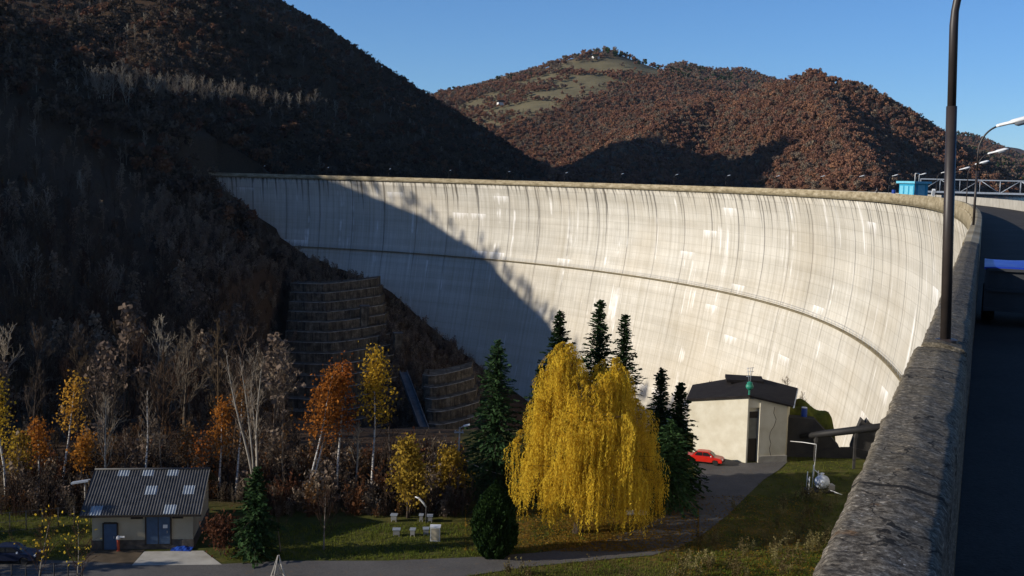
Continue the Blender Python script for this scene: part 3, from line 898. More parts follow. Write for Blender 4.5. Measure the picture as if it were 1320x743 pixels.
# trailer under a blue sheet, parked in the shade right beside us
def trailer():
    s = 18.4
    h = -heading(s)
    x, y = crest(s, -1.37)
    r = empty('cargo_trailer', (x, y, ROAD), h, 'dark box trailer with bright blue tarpaulin lid parked in shade beside the parapet', 'trailer')
    W, L = 2.1, 1.8
    y0, y1 = -L / 2, L / 2
    MB().box((0, 0, .53), (W, L, .62)).build('trailer_body', M['trailer'], r)
    f = MB()
    for xx in (-W / 2, -W / 6, W / 6, W / 2): f.box((xx, y0 - .02, .53), (.05, .04, .62))
    for zz in (.25, .53, .82): f.box((0, y0 - .045, zz), (W, .03, .04))
    f.box((.25, y0 - .05, .66), (.04, .03, .26)); f.box((.52, y0 - .05, .58), (.42, .03, .035))
    f.build('tailgate_frame', M['trailer'], r)
    V = []; n = 12
    g = np.linspace(-1, 1, n)
    for a in g:
        for b in g:
            V.append((a * (W / 2 + .04), b * (L / 2 + .04), .86 + .05 * (1 - a * a) * (1 - b * b) + .008 * math.sin(9 * a + 5 * b)))
    k = n * n
    V += [(p[0], p[1], p[2] - .035) for p in V[:k]]
    Fq = [(i * n + j, (i + 1) * n + j, (i + 1) * n + j + 1, i * n + j + 1) for i in range(n - 1) for j in range(n - 1)]
    Fq += [tuple(q + k for q in f_[::-1]) for f_ in Fq]
    rim = [i for i in range(n)] + [i * n + n - 1 for i in range(1, n)] + [(n - 1) * n + j for j in range(n - 2, -1, -1)] + [i * n for i in range(n - 2, 0, -1)]
    Fq += [(rim[i], rim[(i + 1) % len(rim)], rim[(i + 1) % len(rim)] + k, rim[i] + k) for i in range(len(rim))]
    MB().add(V, Fq).build('tarpaulin', M['tarp'], r, smooth=False)
    for sx in (-1, 1):
        w = empty('wheel', (sx * (W / 2 - .05), 0, .28)); w.parent = r
        rot = lambda pr: [(q[2], q[0], q[1]) for q in pr]
        for nm, prof, mt in (('tyre', [(.17, -.09), (.27, -.09), (.285, -.05), (.285, .05), (.27, .09), (.17, .09)], 'black'), ('rim', [(.165, -.05), (.16, .0), (.05, .03), (.03, .06)], 'galv')):
            b = MB().lathe(prof, k=20); b.v = [np.array(rot(b.v[0]))]
            b.build(nm, M[mt], w)
    MB().box((0, y1 + .55, .42), (.08, 1.1, .08)).bar((0, y1 + 1.0, .42), (0, y1 + 1.0, 0.0), .03).build('drawbar', M['galv'], r)


trailer()

# ------------------------------------------------------------------ valley floor: road, apron
def sheet(name, pix, z, mat):
    p = [at(a, b, z) for a, b in pix]
    mb = MB(); mb.add(p, [tuple(range(len(p)))])
    o = mb.build(name, mat)
    return tag(o, kind='structure')


t = NT('valley_asphalt')
pos = t.n('ShaderNodeNewGeometry').outputs['Position']
f1 = t.noise(pos, .25, 6, .7); f2 = t.noise(pos, 8, 4, .7)
c = t.ramp(f1, [(.3, (.055, .052, .050)), (.7, (.115, .108, .10))])
c = t.mix(.4, c, t.ramp(f2, [(.3, (.04, .04, .04)), (.7, (.14, .13, .12))]))
lv = t.ramp(t.noise(pos, 1.6, 5, .75), [(.60, 0.0), (.68, 1.0)])
c = t.mix(t.math('MULTIPLY', lv, .5), c, (.17, .10, .035))
t.bsdf(c, .9, .2, bump=f2, bstr=.3, bdist=.02)
ROADPX = [(-60, 724), (60, 722), (110, 724), (290, 727), (370, 723), (500, 723), (620, 718), (700, 712), (750, 704), (795, 691), (830, 679), (862, 662), (885, 640), (898, 612), (890, 590), (893, 584),
          (960, 597), (1016, 595), (1004, 606), (985, 618), (962, 640), (938, 664), (905, 690), (875, 706), (840, 716), (760, 723), (680, 731), (600, 743), (520, 752), (300, 768), (-60, 790)]
sheet('valley_road', ROADPX, FZ + .05, t.m)
sheet('house_apron', [(170, 729), (186, 711), (262, 710), (286, 728)], FZ + .056, M['concrete'])
sheet('dirt_yard', [(105, 724), (118, 709), (186, 709), (172, 727)], FZ + .054, simple('trodden_dirt', (.12, .09, .06), (.06, .048, .034), .8, .97, .05))

# ------------------------------------------------------------------ house on the left
def house():
    A = at(119, 709); B = at(249, 707)
    d = (B - A)[:2]; L = np.linalg.norm(d); rz = math.atan2(d[1], d[0])
    r = empty('storage_house', A, rz, 'small cream walled storehouse with dark corrugated roof and blue doors', 'house')
    D, H, RH = 8.6, 3.35, 1.95
    w = MB()
    v = [(0, 0, 0), (L, 0, 0), (L, D, 0), (0, D, 0), (0, 0, H), (L, 0, H), (L, D, H), (0, D, H), (0, D / 2, H + RH), (L, D / 2, H + RH)]
    w.add(v, [(0, 1, 5, 4), (1, 2, 6, 9, 5), (2, 3, 7, 6), (3, 0, 4, 8, 7), (0, 3, 2, 1), (4, 5, 9, 8), (6, 7, 8, 9)])
    w.build('wall', M['plaster_house'], r)
    MB().box((L / 2, -.03, .38), (L + .1, .12, .76)).box((L + .03, D / 2, .38), (.12, D, .76)).box((-.03, D / 2, .38), (.12, D, .76)).build('plinth', M['stone'], r)
    k = L / 130.0
    X = lambda px: (px - 119) * k
    for a, b, z0, z1, nm in ((134.5, 151, .05, 2.15, 'door'), (189, 219.5, .45, 3.05, 'double_door')):
        dr = MB().box(((X(a) + X(b)) / 2, -.07, (z0 + z1) / 2), (X(b) - X(a), .16, z1 - z0)).build(nm, M['door_blue'], r)
        f = MB()
        f.box((X(a) - .05, -.09, (z0 + z1) / 2), (.1, .22, z1 - z0 + .1)); f.box((X(b) + .05, -.09, (z0 + z1) / 2), (.1, .22, z1 - z0 + .1)); f.box(((X(a) + X(b)) / 2, -.09, z1 + .05), (X(b) - X(a), .22, .1))
        f.build('frame', M['door_dark'], dr)
        if nm == 'double_door':
            MB().box(((X(a) + X(b)) / 2, -.155, (z0 + z1) / 2), (.05, .03, z1 - z0)).build('seam_strip', M['door_dark'], dr)
            MB().box(((X(a) + X(b)) / 2 + .55, -.16, 1.9), (.35, .03, .28)).build('notice', M['white'], dr)
        MB().box((X(b) - .22, -.18, z0 + 1.0), (.05, .08, .18)).build('handle', M['chrome'], dr)
    for a, b in ((170, 183), (223, 235)):
        wn = MB().box(((X(a) + X(b)) / 2, -.02, 2.82), (X(b) - X(a), .1, .5)).build('window', M['glass'], r)
        f = MB()
        for zz in (2.55, 3.09): f.box(((X(a) + X(b)) / 2, -.04, zz), (X(b) - X(a) + .16, .14, .07))
        for xx in (X(a) - .04, X(b) + .04): f.box((xx, -.04, 2.82), (.07, .14, .5))
        f.build('frame', M['door_dark'], wn)
    # corrugated roof: real waves, a few clear sheets
    ov = .75; slope = RH / (D / 2)
    nw = 42; n = nw * 6 + 1
    xs = np.linspace(-ov, L + ov, n)
    wave = .035 * np.cos(np.linspace(0, nw * 2 * math.pi, n))
    zt = lambda yy: H + RH - slope * abs(yy - D / 2) + .10
    rf = MB()
    rows = list(np.linspace(-ov * 1.1, D / 2, 7)) + list(np.linspace(D / 2, D + ov, 4))[1:]
    V = [(a, yy, zt(yy) + b) for yy in rows for a, b in zip(xs, wave)]
    kk = len(V)
    V += [(p[0], p[1], p[2] - .03) for p in V]
    nr = len(rows)
    Fq = [(i * n + j, i * n + j + 1, (i + 1) * n + j + 1, (i + 1) * n + j) for i in range(nr - 1) for j in range(n - 1)]
    Fq += [tuple(q + kk for q in f_[::-1]) for f_ in Fq]
    for i in (0, nr - 1):
        Fq += [(i * n + j, i * n + j + kk, i * n + j + 1 + kk, i * n + j + 1) for j in range(n - 1)]
    rf.add(V, Fq)
    ro = rf.build('roof', M['roof_sheet'], r)
    for fx, fy in ((.12, .06), (.255, .94), (.465, .94), (.68, .94), (.53, .52), (.85, .52), (.73, .1)):
        a0 = -ov + fx * (L + 2 * ov) - .45; a1 = a0 + .95
        sel = np.where((xs >= a0) & (xs <= a1))[0]
        y0_ = -ov * 1.1 + (D / 2 + ov * 1.1) * max(0, fy - .09); y1_ = min(D / 2 - .05, y0_ + 1.0)
        V = [(xs[j], yy, zt(yy) + wave[j] + .012) for yy in (y0_, y1_) for j in sel]
        V += [(p[0], p[1], p[2] - .008) for p in V]
        q = len(sel)
        Fq = [(j, j + 1, q + j + 1, q + j) for j in range(q - 1)]
        Fq += [tuple(e + 2 * q for e in f_[::-1]) for f_ in Fq]
        MB().add(V, Fq).build('roof_light', M['roof_clear'], ro)
    MB().tube([(-ov, D / 2, zt(D / 2) + .05), (L + ov, D / 2, zt(D / 2) + .05)], .09, 8).build('ridge_cap', M['roof_sheet'], ro)
    fb = MB().box((L / 2, -ov * 1.1 + .03, zt(-ov * 1.1) - .13), (L + 2 * ov, .05, .14))
    fb.build('fascia', M['door_dark'], ro)
    return A, rz


house()
# hydrant by the small door, blue sheet by the double door
h = empty('hydrant', at(152.5, 711), 0, 'orange post hydrant with white cap in front of the small blue door', 'hydrant')
MB().lathe([(.16, 0), (.16, .06), (.11, .08), (.11, .95), (.15, 1.0)], k=12).build('hydrant_post', M['orange'], h)
MB().lathe([(.15, 1.0), (.17, 1.1), (.10, 1.25), (.03, 1.3)], k=12).box((.26, 0, 1.2), (.5, .12, .12)).build('hydrant_cap', M['white'], h)
p = at(240, 707)
V = []
for i in range(9):
    for j in range(9):
        V.append((p[0] - 1.0 + i * .2, p[1] - .9 + j * .17, FZ + .10 + .16 * math.exp(-((i - 4) ** 2 + (j - 4) ** 2) / 9) + .04 * math.sin(i * 2.1 + j)))
V += [(a, b, FZ + .058) for a, b, c_ in V]
Fq = [(i * 9 + j, (i + 1) * 9 + j, (i + 1) * 9 + j + 1, i * 9 + j + 1) for i in range(8) for j in range(8)]
rim = list(range(9)) + [i * 9 + 8 for i in range(1, 9)] + [72 + j for j in range(7, -1, -1)] + [i * 9 for i in range(7, 0, -1)]
Fq += [(rim[i], rim[(i + 1) % 32], rim[(i + 1) % 32] + 81, rim[i] + 81) for i in range(32)]
tag(MB().add(V, Fq).build('crumpled_tarpaulin', M['blue']), 'small crumpled blue sheet lying beside the blue double door', 'tarpaulin')


# ------------------------------------------------------------------ valve house with its cracked wall
def valve_house():
    Fp = at(961, 597); Lp = at(893, 583); Rp = at(1011, 595)
    D0, D1 = at(965, 597), at(975, 599)
    BL = atY(900, 520, 134); BR = atY(1022, 520, 132)
    BL[2] = BR[2] = FZ
    zt = lambda px, py, P: atY(px, py, P[1])[2]
    zF, zL, zR = zt(960, 510, Fp), zt(889, 516, Lp), zt(1012, 523, Rp)
    r = empty('valve_house', Fp, 0, 'cream plastered valve house with dark roof and a long crack beside its tall doorway', 'building')
    rel = lambda P, z=None: (P[0] - Fp[0], P[1] - Fp[1], (P[2] if z is None else z) - FZ)
    u = (Rp - Fp)[:2]; LR = np.linalg.norm(u); u /= LR; back = np.array([-u[1], u[0]])
    a_, b_ = .04 * LR, .30 * LR
    zl = lambda t_: zF + (zR - zF) * t_ / LR
    # wall ring, with the doorway left open and its recess built
    def P2(t_, dp): return Fp[:2] + u * t_ + back * dp
    poly = [Lp[:2], Fp[:2], P2(a_, 0), P2(a_, .5), P2(b_, .5), P2(b_, -.12), P2(LR, -.12), BR[:2], BL[:2]]
    zz = [zL, zF, zl(a_), zl(a_), zl(b_), zl(b_), zR, zR, zL]
    mid = (BL + BR) / 2
    poly = [(p_[0] - Fp[0], p_[1] - Fp[1]) for p_ in poly]
    MB().prism(poly, -.2, np.array(zz) - FZ).build('wall', M['plaster'], r)
    mb = MB(); dirL = (Lp - Fp)[:2]; dirL = dirL / np.linalg.norm(dirL)
    q = Lp[:2] + dirL * .0
    # cantilevered bay at the left end
    n_ = np.array([dirL[1], -dirL[0]])
    n_ = n_ if n_[1] < 0 else -n_
    c0 = Lp[:2] - Fp[:2]
    bay = [c0, c0 + dirL * .8, c0 + dirL * .8 + np.array([.6, 3.5]), c0 + np.array([.9, 3.5])]
    MB().prism([tuple(k) for k in bay], 2.2, zL - FZ - .05).build('bay', M['plaster'], r)
    # lintel over the doorway, door leaf below
    lt = [P2(a_, 0) - Fp[:2], P2(b_, 0) - Fp[:2], P2(b_, .5) - Fp[:2], P2(a_, .5) - Fp[:2]]
    MB().prism([tuple(k) for k in lt], zl(b_) - FZ - 1.0, zl(b_) - FZ - .02).build('lintel', M['plaster'], r)
    dd = [P2(a_ + .02, .36) - Fp[:2], P2(b_ - .02, .36) - Fp[:2], P2(b_ - .02, .48) - Fp[:2], P2(a_ + .02, .48) - Fp[:2]]
    dr = MB().prism([tuple(k) for k in dd], 0, 2.6).build('door', M['door_dark'], r)
    MB().prism([tuple(k) for k in dd], 2.62, 4.9).build('door_panel', M['door_grey'], dr)
    MB().prism([tuple(k) for k in dd], 4.92, 5.6).build('transom', M['door_dark'], dr)
    # plinth under the cracked wall
    pl = [P2(b_ - .05, -.30), P2(LR + .12, -.30), P2(LR + .12, -.13), P2(b_ - .05, -.13)]
    MB().prism([tuple(k - Fp[:2]) for k in pl], -.1, .75).build('plinth', M['concrete'], r)
    # crack
    hh = zR - FZ
    cx = b_ + (LR - b_) * np.array([.52, .50, .60, .55, .42, .38, .45, .40, .47])
    cz = np.linspace(hh - .1, .75, 9)
    ck = MB()
    pts = [np.array([*(P2(a, -.132) - Fp[:2]), z]) for a, z in zip(cx, cz)]
    for a, b in zip(pts[:-1], pts[1:]): ck.bar(a, b, .03, 4)
    ck.build('crack', M['crack'], r)
    # roof: two planes from a ridge above the fold
    e = .5
    eL = rel(Lp + np.array([*(dirL * 1.2), 0]) + np.array([0, -e, 0]), zL + .08); eF = rel(Fp + np.array([0, -e, 0]), zF + .10)
    eR = rel(Rp + np.array([.6, -e, 0]), zR + .08)
    bF = rel(np.array([Fp[0] + 2.6, mid[1] + .3, 0]), zF + .12); bL = rel(BL + np.array([-.7, .5, 0]), zL + .10); bR = rel(BR + np.array([.6, .5, 0]), zR + .10)
    rf = MB()
    rf.slab([eL, eF, bF, bL], .2); rf.slab([eF, eR, bR, bF], .2)
    ro = rf.build('roof', M['roof_dark'], r)
    rv = np.array(eR); bv = np.array(bR)
    MB().bar(rv + [0, 0, -.14], bv + [0, 0, -.14], .12, 6).build('roof_flashing', M['galv'], ro)
    MB().slab([rel(np.array([Fp[0] - .8, mid[1] - 3.6, 0]), zF + .22), rel(np.array([Fp[0] + 3.6, mid[1] - 3.2, 0]), zF + .05), rel(np.array([Fp[0] + 4.0, mid[1] - .2, 0]), zF + .12), rel(np.array([Fp[0] - .4, mid[1] - .4, 0]), zF + .30)], .35).build('roof_hatch', M['roof_dark'], ro)
    # green ventilator and aerial on the roof
    v0 = np.array(eF) + [.05, .45, .0]
    vt = MB().lathe([(.10, 0), (.10, .5), (.18, .55), (.38, .75), (.43, .92), (.38, 1.10), (.27, 1.22), (.32, 1.26), (.32, 1.32), (.05, 1.5)], v0, 14).build('ventilator', M['green_metal'], r, smooth=False)
    an = MB(); b0 = v0 + [0, .0, 1.5]
    for dx, dy in ((-.28, 0), (.28, .1), (0, -.2)): an.bar(b0 + [dx * .4, dy, 0], b0 + [dx, dy, 1.5], .03, 4)
    for z in (.5, 1.0, 1.4): an.bar(b0 + [-.4, 0, z], b0 + [.4, 0, z + .1], .025, 4)
    an.build('aerial', M['galv'], r)


valve_house()


# ------------------------------------------------------------------ cars
def car(paint, name, loc, rz, label):
    r = empty(name, loc, rz, label, 'car')
    # side outline of a small three-box saloon, x forward
    W = .80
    low = [(-2.02, .32), (-2.05, .60), (-2.0, .84), (-1.25, .90), (1.0, .88), (1.75, .78), (2.0, .66), (2.02, .34)]
    cab = [(-1.30, .89), (-.85, 1.33), (-.55, 1.38), (.30, 1.38), (.52, 1.33), (1.08, .87)]
    b = MB()
    def loft(secs):
        V = []; n = len(secs[0][0])
        for out, y in secs: V += [(x, y, z) for x, z in out]
        Fq = [(i * n + j, i * n + (j + 1) % n, (i + 1) * n + (j + 1) % n, (i + 1) * n + j) for i in range(len(secs) - 1) for j in range(n)]
        Fq += [tuple(range(n))[::-1], tuple((len(secs) - 1) * n + j for j in range(n))]
        return V, Fq
    def arch(o):                                    # wheel arches cut into the lower edge
        pts = []
        for cx in (1.28, -1.28):
            pts += [(cx + .36 * math.cos(a), .30 + .36 * math.sin(a)) for a in np.linspace(.05, math.pi - .05, 8)]
        return o + pts
    sh = lambda o, k, dz: [(x * k, z + (dz if z > .6 else 0)) for x, z in o]
    full = arch(low)
    b.add(*loft([(sh(full, .97, -.05), -W), (full, -W + .07), (full, W - .07), (sh(full, .97, -.05), W)]))
    cs = lambda k: [(x * k - .1 * (1 - k), z) for x, z in cab]
    b.add(*loft([([(x, z) for x, z in cab[:1]] + [(x * .96, z - .02) for x, z in cab[1:5]] + [cab[5]], -.58), (cab, -.50), (cab, .50), ([(x, z) for x, z in cab[:1]] + [(x * .96, z - .02) for x, z in cab[1:5]] + [cab[5]], .58)]))
    b.build('body', paint, r)
    for sy in (-1, 1):
        for pts in ([(-1.02, .93), (-.76, 1.27), (-.22, 1.30), (-.22, .93)], [(-.14, .93), (-.14, 1.30), (.36, 1.28), (.80, .93)]):
            g = [(x, sy * (.605 if z > 1.1 else .625), z) for x, z in pts]
            w = MB(); g2 = [(x, y - sy * .06, z) for x, y, z in g]
            w.add(g + g2, [(0, 1, 2, 3), (7, 6, 5, 4), (0, 4, 5, 1), (1, 5, 6, 2), (2, 6, 7, 3), (3, 7, 4, 0)])
            w.build('side_window', M['glass'], r)
    for a, c_, nm in (((.60, 1.30), (1.05, .91), 'windscreen'), ((-.92, 1.29), (-1.28, .93), 'rear_window')):
        s_ = .03 if a[0] > 0 else -.03
        MB().slab([(a[0] + s_, -.47, a[1]), (a[0] + s_, .47, a[1]), (c_[0] + s_, .52, c_[1]), (c_[0] + s_, -.52, c_[1])][::(1 if a[0] < 0 else -1)], .03).build(nm, M['glass'], r)
    for sx in (1.28, -1.28):
        for sy in (-1, 1):
            w = empty('wheel', (sx, sy * .70, .29)); w.parent = r
            for nm, prof, mt in (('tyre', [(.17, -.09), (.27, -.09), (.29, -.05), (.29, .05), (.27, .09), (.17, .09)], 'black'), ('rim', [(.18, -.08), (.17, -.05), (.17, .05), (.18, .08)], 'chrome')):
                q = MB().lathe(prof, k=18); q.v = [np.stack([q.v[0][:, 0], q.v[0][:, 2], q.v[0][:, 1]], 1)]
                q.build(nm, M[mt], w)
    for sy in (-.55, .55):
        MB().box((2.0, sy, .64), (.06, .30, .15)).build('headlight', M['lamp_white'], r)
        MB().box((-2.04, sy, .70), (.06, .30, .14)).build('tail_light', M['orange'], r)
    for sx in (2.05, -2.08): MB().box((sx, 0, .44), (.10, 1.5, .13)).build('bumper', M['black'], r)
    for sy in (-1, 1): MB().box((.78, sy * .86, .98), (.10, .16, .11)).build('mirror', M['lamp_white'] if sy < 0 else M['black'], r)
    return r


c0 = at(908.5, 597, FZ + .05)
car(M['red'], 'parked_car', c0, R(-20), 'red saloon car parked in front of the cream valve house')
c1 = at(14, 724, FZ + .05)
car(M['darkblue'], 'parked_car', c1, R(4), 'dark blue low car in shade at the yard left of the storehouse')

# ------------------------------------------------------------------ behind the valve house: bank, wing walls, pipe, barrel
def wing(pix, Y, th, name, label):
    P = [atY(a, b, Y) for a, b in pix]
    n = len(P)
    V = [(p_[0], p_[1], p_[2]) for p_ in P] + [(p_[0] + .3, p_[1] + th, p_[2]) for p_ in P]
    Fq = [tuple(range(n))[::-1], tuple(range(n, 2 * n))] + [(i, (i + 1) % n, n + (i + 1) % n, n + i) for i in range(n)]
    return tag(MB().add(V, Fq).build(name, M['wall_dark']), label, 'wall')


wing([(1014, 538), (1050, 541), (1061, 553), (1070, 562), (1082, 577), (1082, 592), (1014, 592)], 124.5, 1.6, 'wing_wall', 'dark stepped concrete wing wall sloping down, just right of the valve house')
wing([(1097, 577), (1103, 560), (1111, 541), (1116, 546), (1119, 542), (1124, 549), (1140, 556), (1140, 592), (1097, 592)], 124.5, 1.6, 'wing_wall', 'dark jagged wing wall right of the notch, against the stone parapet')
wing([(1014, 592), (1014, 588), (1082, 577), (1097, 577), (1140, 588), (1140, 600), (1014, 600)], 124.2, .3, 'retaining_wall', 'low dark retaining wall closing the foot of the notch')
p0, p1 = atY(1032, 563, 123.6), atY(1150, 549, 117)
pp_ = empty('penstock_pipe', p0, 0, 'thick black pipe running level across the notch toward the parapet', 'pipe')
MB().tube([(0, 0, 0), tuple((p1 - p0) * .3), tuple(p1 - p0)], [.30, .40, .44], 14).build('pipe_tube', M['pipe'], pp_)
for t_ in (.18, .62):
    q = (p1 - p0) * t_
    MB().box((q[0], q[1] + .1, q[2] - .5), (.3, .8, .6)).build('saddle', M['wall_dark'], pp_)
    MB().box((q[0], q[1] + .1, (FZ - p0[2] + q[2] - .8) / 2), (.25, .25, abs(FZ - p0[2] - q[2] + .8))).build('post', M['wall_dark'], pp_)


def mound():
    c = atY(1034, 548, 128)
    V = []; n = 22
    g = np.linspace(-1, 1, n)
    for a in g:
        for b in g:
            h_ = max(0, (1 - a ** 10) * (1 - b ** 6)) * (5.0 - .8 * a + .35 * math.sin(7 * a + 2) + .5 * math.sin(3.1 * b + 5 * a) * .6) + .2 * math.sin(9 * a + 7 * b)
            V.append((c[0] + a * 3.4 + .3, 128.5 + b * 2.6, FZ + max(-.1, h_ - .1)))
    Fq = [(i * n + j, (i + 1) * n + j, (i + 1) * n + j + 1, i * n + j + 1) for i in range(n - 1) for j in range(n - 1)]
    t = NT('mound_turf'); pos = t.n('ShaderNodeNewGeometry').outputs['Position']
    t.bsdf(t.ramp(t.noise(pos, 1.2, 5, .7), [(.3, (.05, .05, .015)), (.55, (.11, .12, .02)), (.75, (.14, .09, .035))]), .97, .05, bump=t.noise(pos, 4, 4), bstr=.6, bdist=.1)
    tag(MB().add(V, Fq).build('turf_mound', t.m, smooth=True), kind='structure')
    p_ = atY(1035, 543, 126.1)
    b = empty('water_barrel', (p_[0], 125.75, p_[2] - .05), 0, 'small blue barrel on the grassy mound behind the valve house', 'barrel')
    MB().lathe([(.30, 0), (.33, .05), (.33, .5), (.345, .53), (.33, .56), (.33, 1.05), (.345, 1.08), (.33, 1.11), (.33, 1.6), (.30, 1.66)]).build('drum', M['blue'], b)
    MB().lathe([(.31, 1.66), (.31, 1.72), (.05, 1.74)]).build('lid', M['lamp_white'], b)


mound()

# pumping gear: pale tank on a steel stand with bare posts and a pipe from the building
def pump():
    c = at(1056, 634)
    r = empty('pump_stand', c, R(6), 'rusty steel pump stand with pale posts on the lawn right of the valve house', 'pump stand')
    MB().box((0, 0, .18), (2.9, 1.6, .12)).build('stand_deck', M['wall_dark'], r)
    for sx in (-1.35, 1.35):
        for sy in (-.7, .7): MB().box((sx, sy, .06), (.1, .1, .12)).build('foot', M['galv'], r)
    for x, y, h_ in ((-1.35, -.65, 1.7), (-1.1, .6, 1.9), (-.55, .5, 2.6), (.0, .55, 2.0)):
        MB().bar((x, y, .2), (x + .03, y, h_), .05).build('post', M['white'], r)
    rl = MB(); rl.bar((-.55, .5, 2.2), (.35, .3, 1.5), .05); rl.bar((-1.35, -.65, 1.3), (-1.1, .6, 1.4), .035); rl.bar((.9, -.6, .3), (1.9, -1.2, -.0), .05)
    rl.build('rail', M['white'], r)
    MB().box((1.1, 0, .5), (.7, .8, .5)).build('motor_block', M['concrete'], r)
    k = empty('water_tank', c + np.array([.25, .1, .25]), R(35), 'round pale blue-grey tank resting on the rusty pump stand', 'tank')
    tk = MB().lathe([(.05, -.75), (.35, -.70), (.58, -.5), (.68, -.2), (.68, .2), (.58, .5), (.35, .70), (.05, .75)], k=18)
    tk.v = [np.stack([tk.v[0][:, 2], tk.v[0][:, 1], tk.v[0][:, 0] + .72], 1)]
    tk.build('tank_shell', M['bag'], k, smooth=True)
    MB().lathe([(.16, 1.35), (.16, 1.55), (.2, 1.55), (.2, 1.62), (.03, 1.64)], k=12).build('filler_cap', M['lamp_white'], k)
    a = atY(1019, 569, 120.5); b = atY(1052, 573, 116.0)
    pr = empty('water_pipe', a, 0, 'thin pale pipe from the valve house corner to a slim post by the pump stand', 'pipe')
    d = b - a
    MB().tube([(0, 0, 0), tuple(d * .5 + [0, 0, .05]), tuple(d), (d[0] + .03, d[1], d[2] - .12), (d[0] - .06, d[1], FZ - a[2])], .038, 6).build('pipe_run', M['white'], pr)

pump()

def terrace_mat():
    t = NT('terrace_concrete')
    pos = t.n('ShaderNodeNewGeometry').outputs['Position']
    sep = t.n('ShaderNodeSeparateXYZ'); t.l(pos, sep.inputs[0])
    f = t.noise(pos, .5, 6, .75)
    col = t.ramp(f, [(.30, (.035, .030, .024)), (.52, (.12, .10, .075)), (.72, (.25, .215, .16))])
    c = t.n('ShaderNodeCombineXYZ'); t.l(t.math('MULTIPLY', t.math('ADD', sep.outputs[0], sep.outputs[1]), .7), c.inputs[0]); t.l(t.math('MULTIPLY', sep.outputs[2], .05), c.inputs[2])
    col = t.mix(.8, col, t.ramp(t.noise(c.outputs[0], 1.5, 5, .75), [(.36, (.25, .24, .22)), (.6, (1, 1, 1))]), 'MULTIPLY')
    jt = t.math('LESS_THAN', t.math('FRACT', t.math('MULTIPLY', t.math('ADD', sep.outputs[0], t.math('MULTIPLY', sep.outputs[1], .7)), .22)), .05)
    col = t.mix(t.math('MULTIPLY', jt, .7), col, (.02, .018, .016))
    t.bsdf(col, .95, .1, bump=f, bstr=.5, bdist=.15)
    return t.m


M['terrace'] = terrace_mat()
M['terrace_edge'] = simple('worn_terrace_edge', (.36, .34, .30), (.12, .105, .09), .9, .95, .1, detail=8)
# ------------------------------------------------------------------ terraced slope under the left abutment
def terraces(x0, y0, xr, n, z0, dz, dy, wl, fold, rec, label, seed, xdrift=0.0):
    rg = np.random.default_rng(seed)
    r = empty('terraced_retaining_slope', (x0, y0, z0), 0, label, 'retaining wall')
    for i in range(n):
        zt = -i * dz
        yy = -i * dy
        xl = -wl + xdrift[0] * i; xf = fold + xdrift[1] * min(i, 10)
        # plan line: frontal stretch, then a receding stretch bent upstream
        pts = [(xl, yy + 1.0), (xl * .5 + xf * .5, yy)] + [(xf, yy + .6)] + [(xf + rec * t_, yy + .6 + rec * (.9 * t_ ** 1.3) + 0) for t_ in (.3, .65, 1.0)]
        pts = np.array(pts)
        lift = np.array([0, 0, 0, .25, .6, 1.0])
        V = []; nP = len(pts)
        for k, (a, b) in enumerate(pts):
            V += [(a, b, zt - dz - 1.4), (a, b + .25, zt + lift[k]), (a, b + 1.2, zt + lift[k]), (a, b + dy + 6, zt - .05 + lift[k]), (a, b + dy + 6, zt - dz - 1.4)]
        Fq = []
        for k in range(nP - 1):
            for j in range(5):
                A, B = k * 5 + j, k * 5 + (j + 1) % 5
                Fq.append((A, A + 5, B + 5, B))
        Fq += [(0, 1, 2, 3, 4), tuple((nP - 1) * 5 + j for j in (4, 3, 2, 1, 0))]
        st = MB().add(V, Fq).build('terrace_step', M['terrace'], r)
        if True:
            ed = MB()
            P = [(a, b + .30, zt + lift[k] + .06) for k, (a, b) in enumerate(pts)]
            ed.tube(P, .10, 4)
            ed.build('coping', M['terrace_edge'], st)
    return r


p = atY(378, 366, 345)
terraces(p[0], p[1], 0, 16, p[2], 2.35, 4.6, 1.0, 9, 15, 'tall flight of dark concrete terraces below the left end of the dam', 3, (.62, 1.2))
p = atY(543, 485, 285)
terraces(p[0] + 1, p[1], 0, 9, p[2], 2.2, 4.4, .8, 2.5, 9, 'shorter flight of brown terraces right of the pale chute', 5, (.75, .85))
# pale concrete chute between the two flights
a = atY(520, 480, 300); b = atY(572, 620, 238)
cs = empty('concrete_chute', a, 0, 'pale blue-grey concrete chute running down between the two terrace flights', 'chute')
d = b - a
sd = np.array([1.9, .4, 0])
MB().slab([tuple(-sd / 2), tuple(sd / 2), tuple(d + sd / 2), tuple(d - sd / 2)][::-1], 1.0).build('chute_floor', M['chute'], cs)
for k in (-1, 1):
    e = sd / 2 * k
    MB().slab([tuple(e + [-.15, 0, .5]), tuple(e + [.15, 0, .5]), tuple(d + e + [.15, 0, .5]), tuple(d + e + [-.15, 0, .5])][::-1], 1.2).build('side_wall', M['chute'], cs)
# concrete pier on the slope right of the terraces
for px, py, Y, w_, h_, lab in ((513, 430, 325, 2.2, 10, 'tall concrete pier right of the upper terrace flight'), (470, 395, 335, 2.5, 6, 'short concrete pier above the upper terrace flight')):
    p = atY(px, py, Y)
    q = empty('concrete_pier', (p[0], p[1], p[2]), .3, lab, 'pier')
    MB().box((0, 0, -h_ / 2), (w_, 2, h_)).build('shaft', M['terrace'], q)
    MB().box((0, 0, .15), (w_ + .5, 2.4, .3)).build('cap', M['chute'], q)
#TREES
# ------------------------------------------------------------------ tree growing
def rot_about(v, ax, a):
    ax = ax / (np.linalg.norm(ax) + 1e-9)
    return v * math.cos(a) + np.cross(ax, v) * math.sin(a) + ax * (ax @ v) * (1 - math.cos(a))


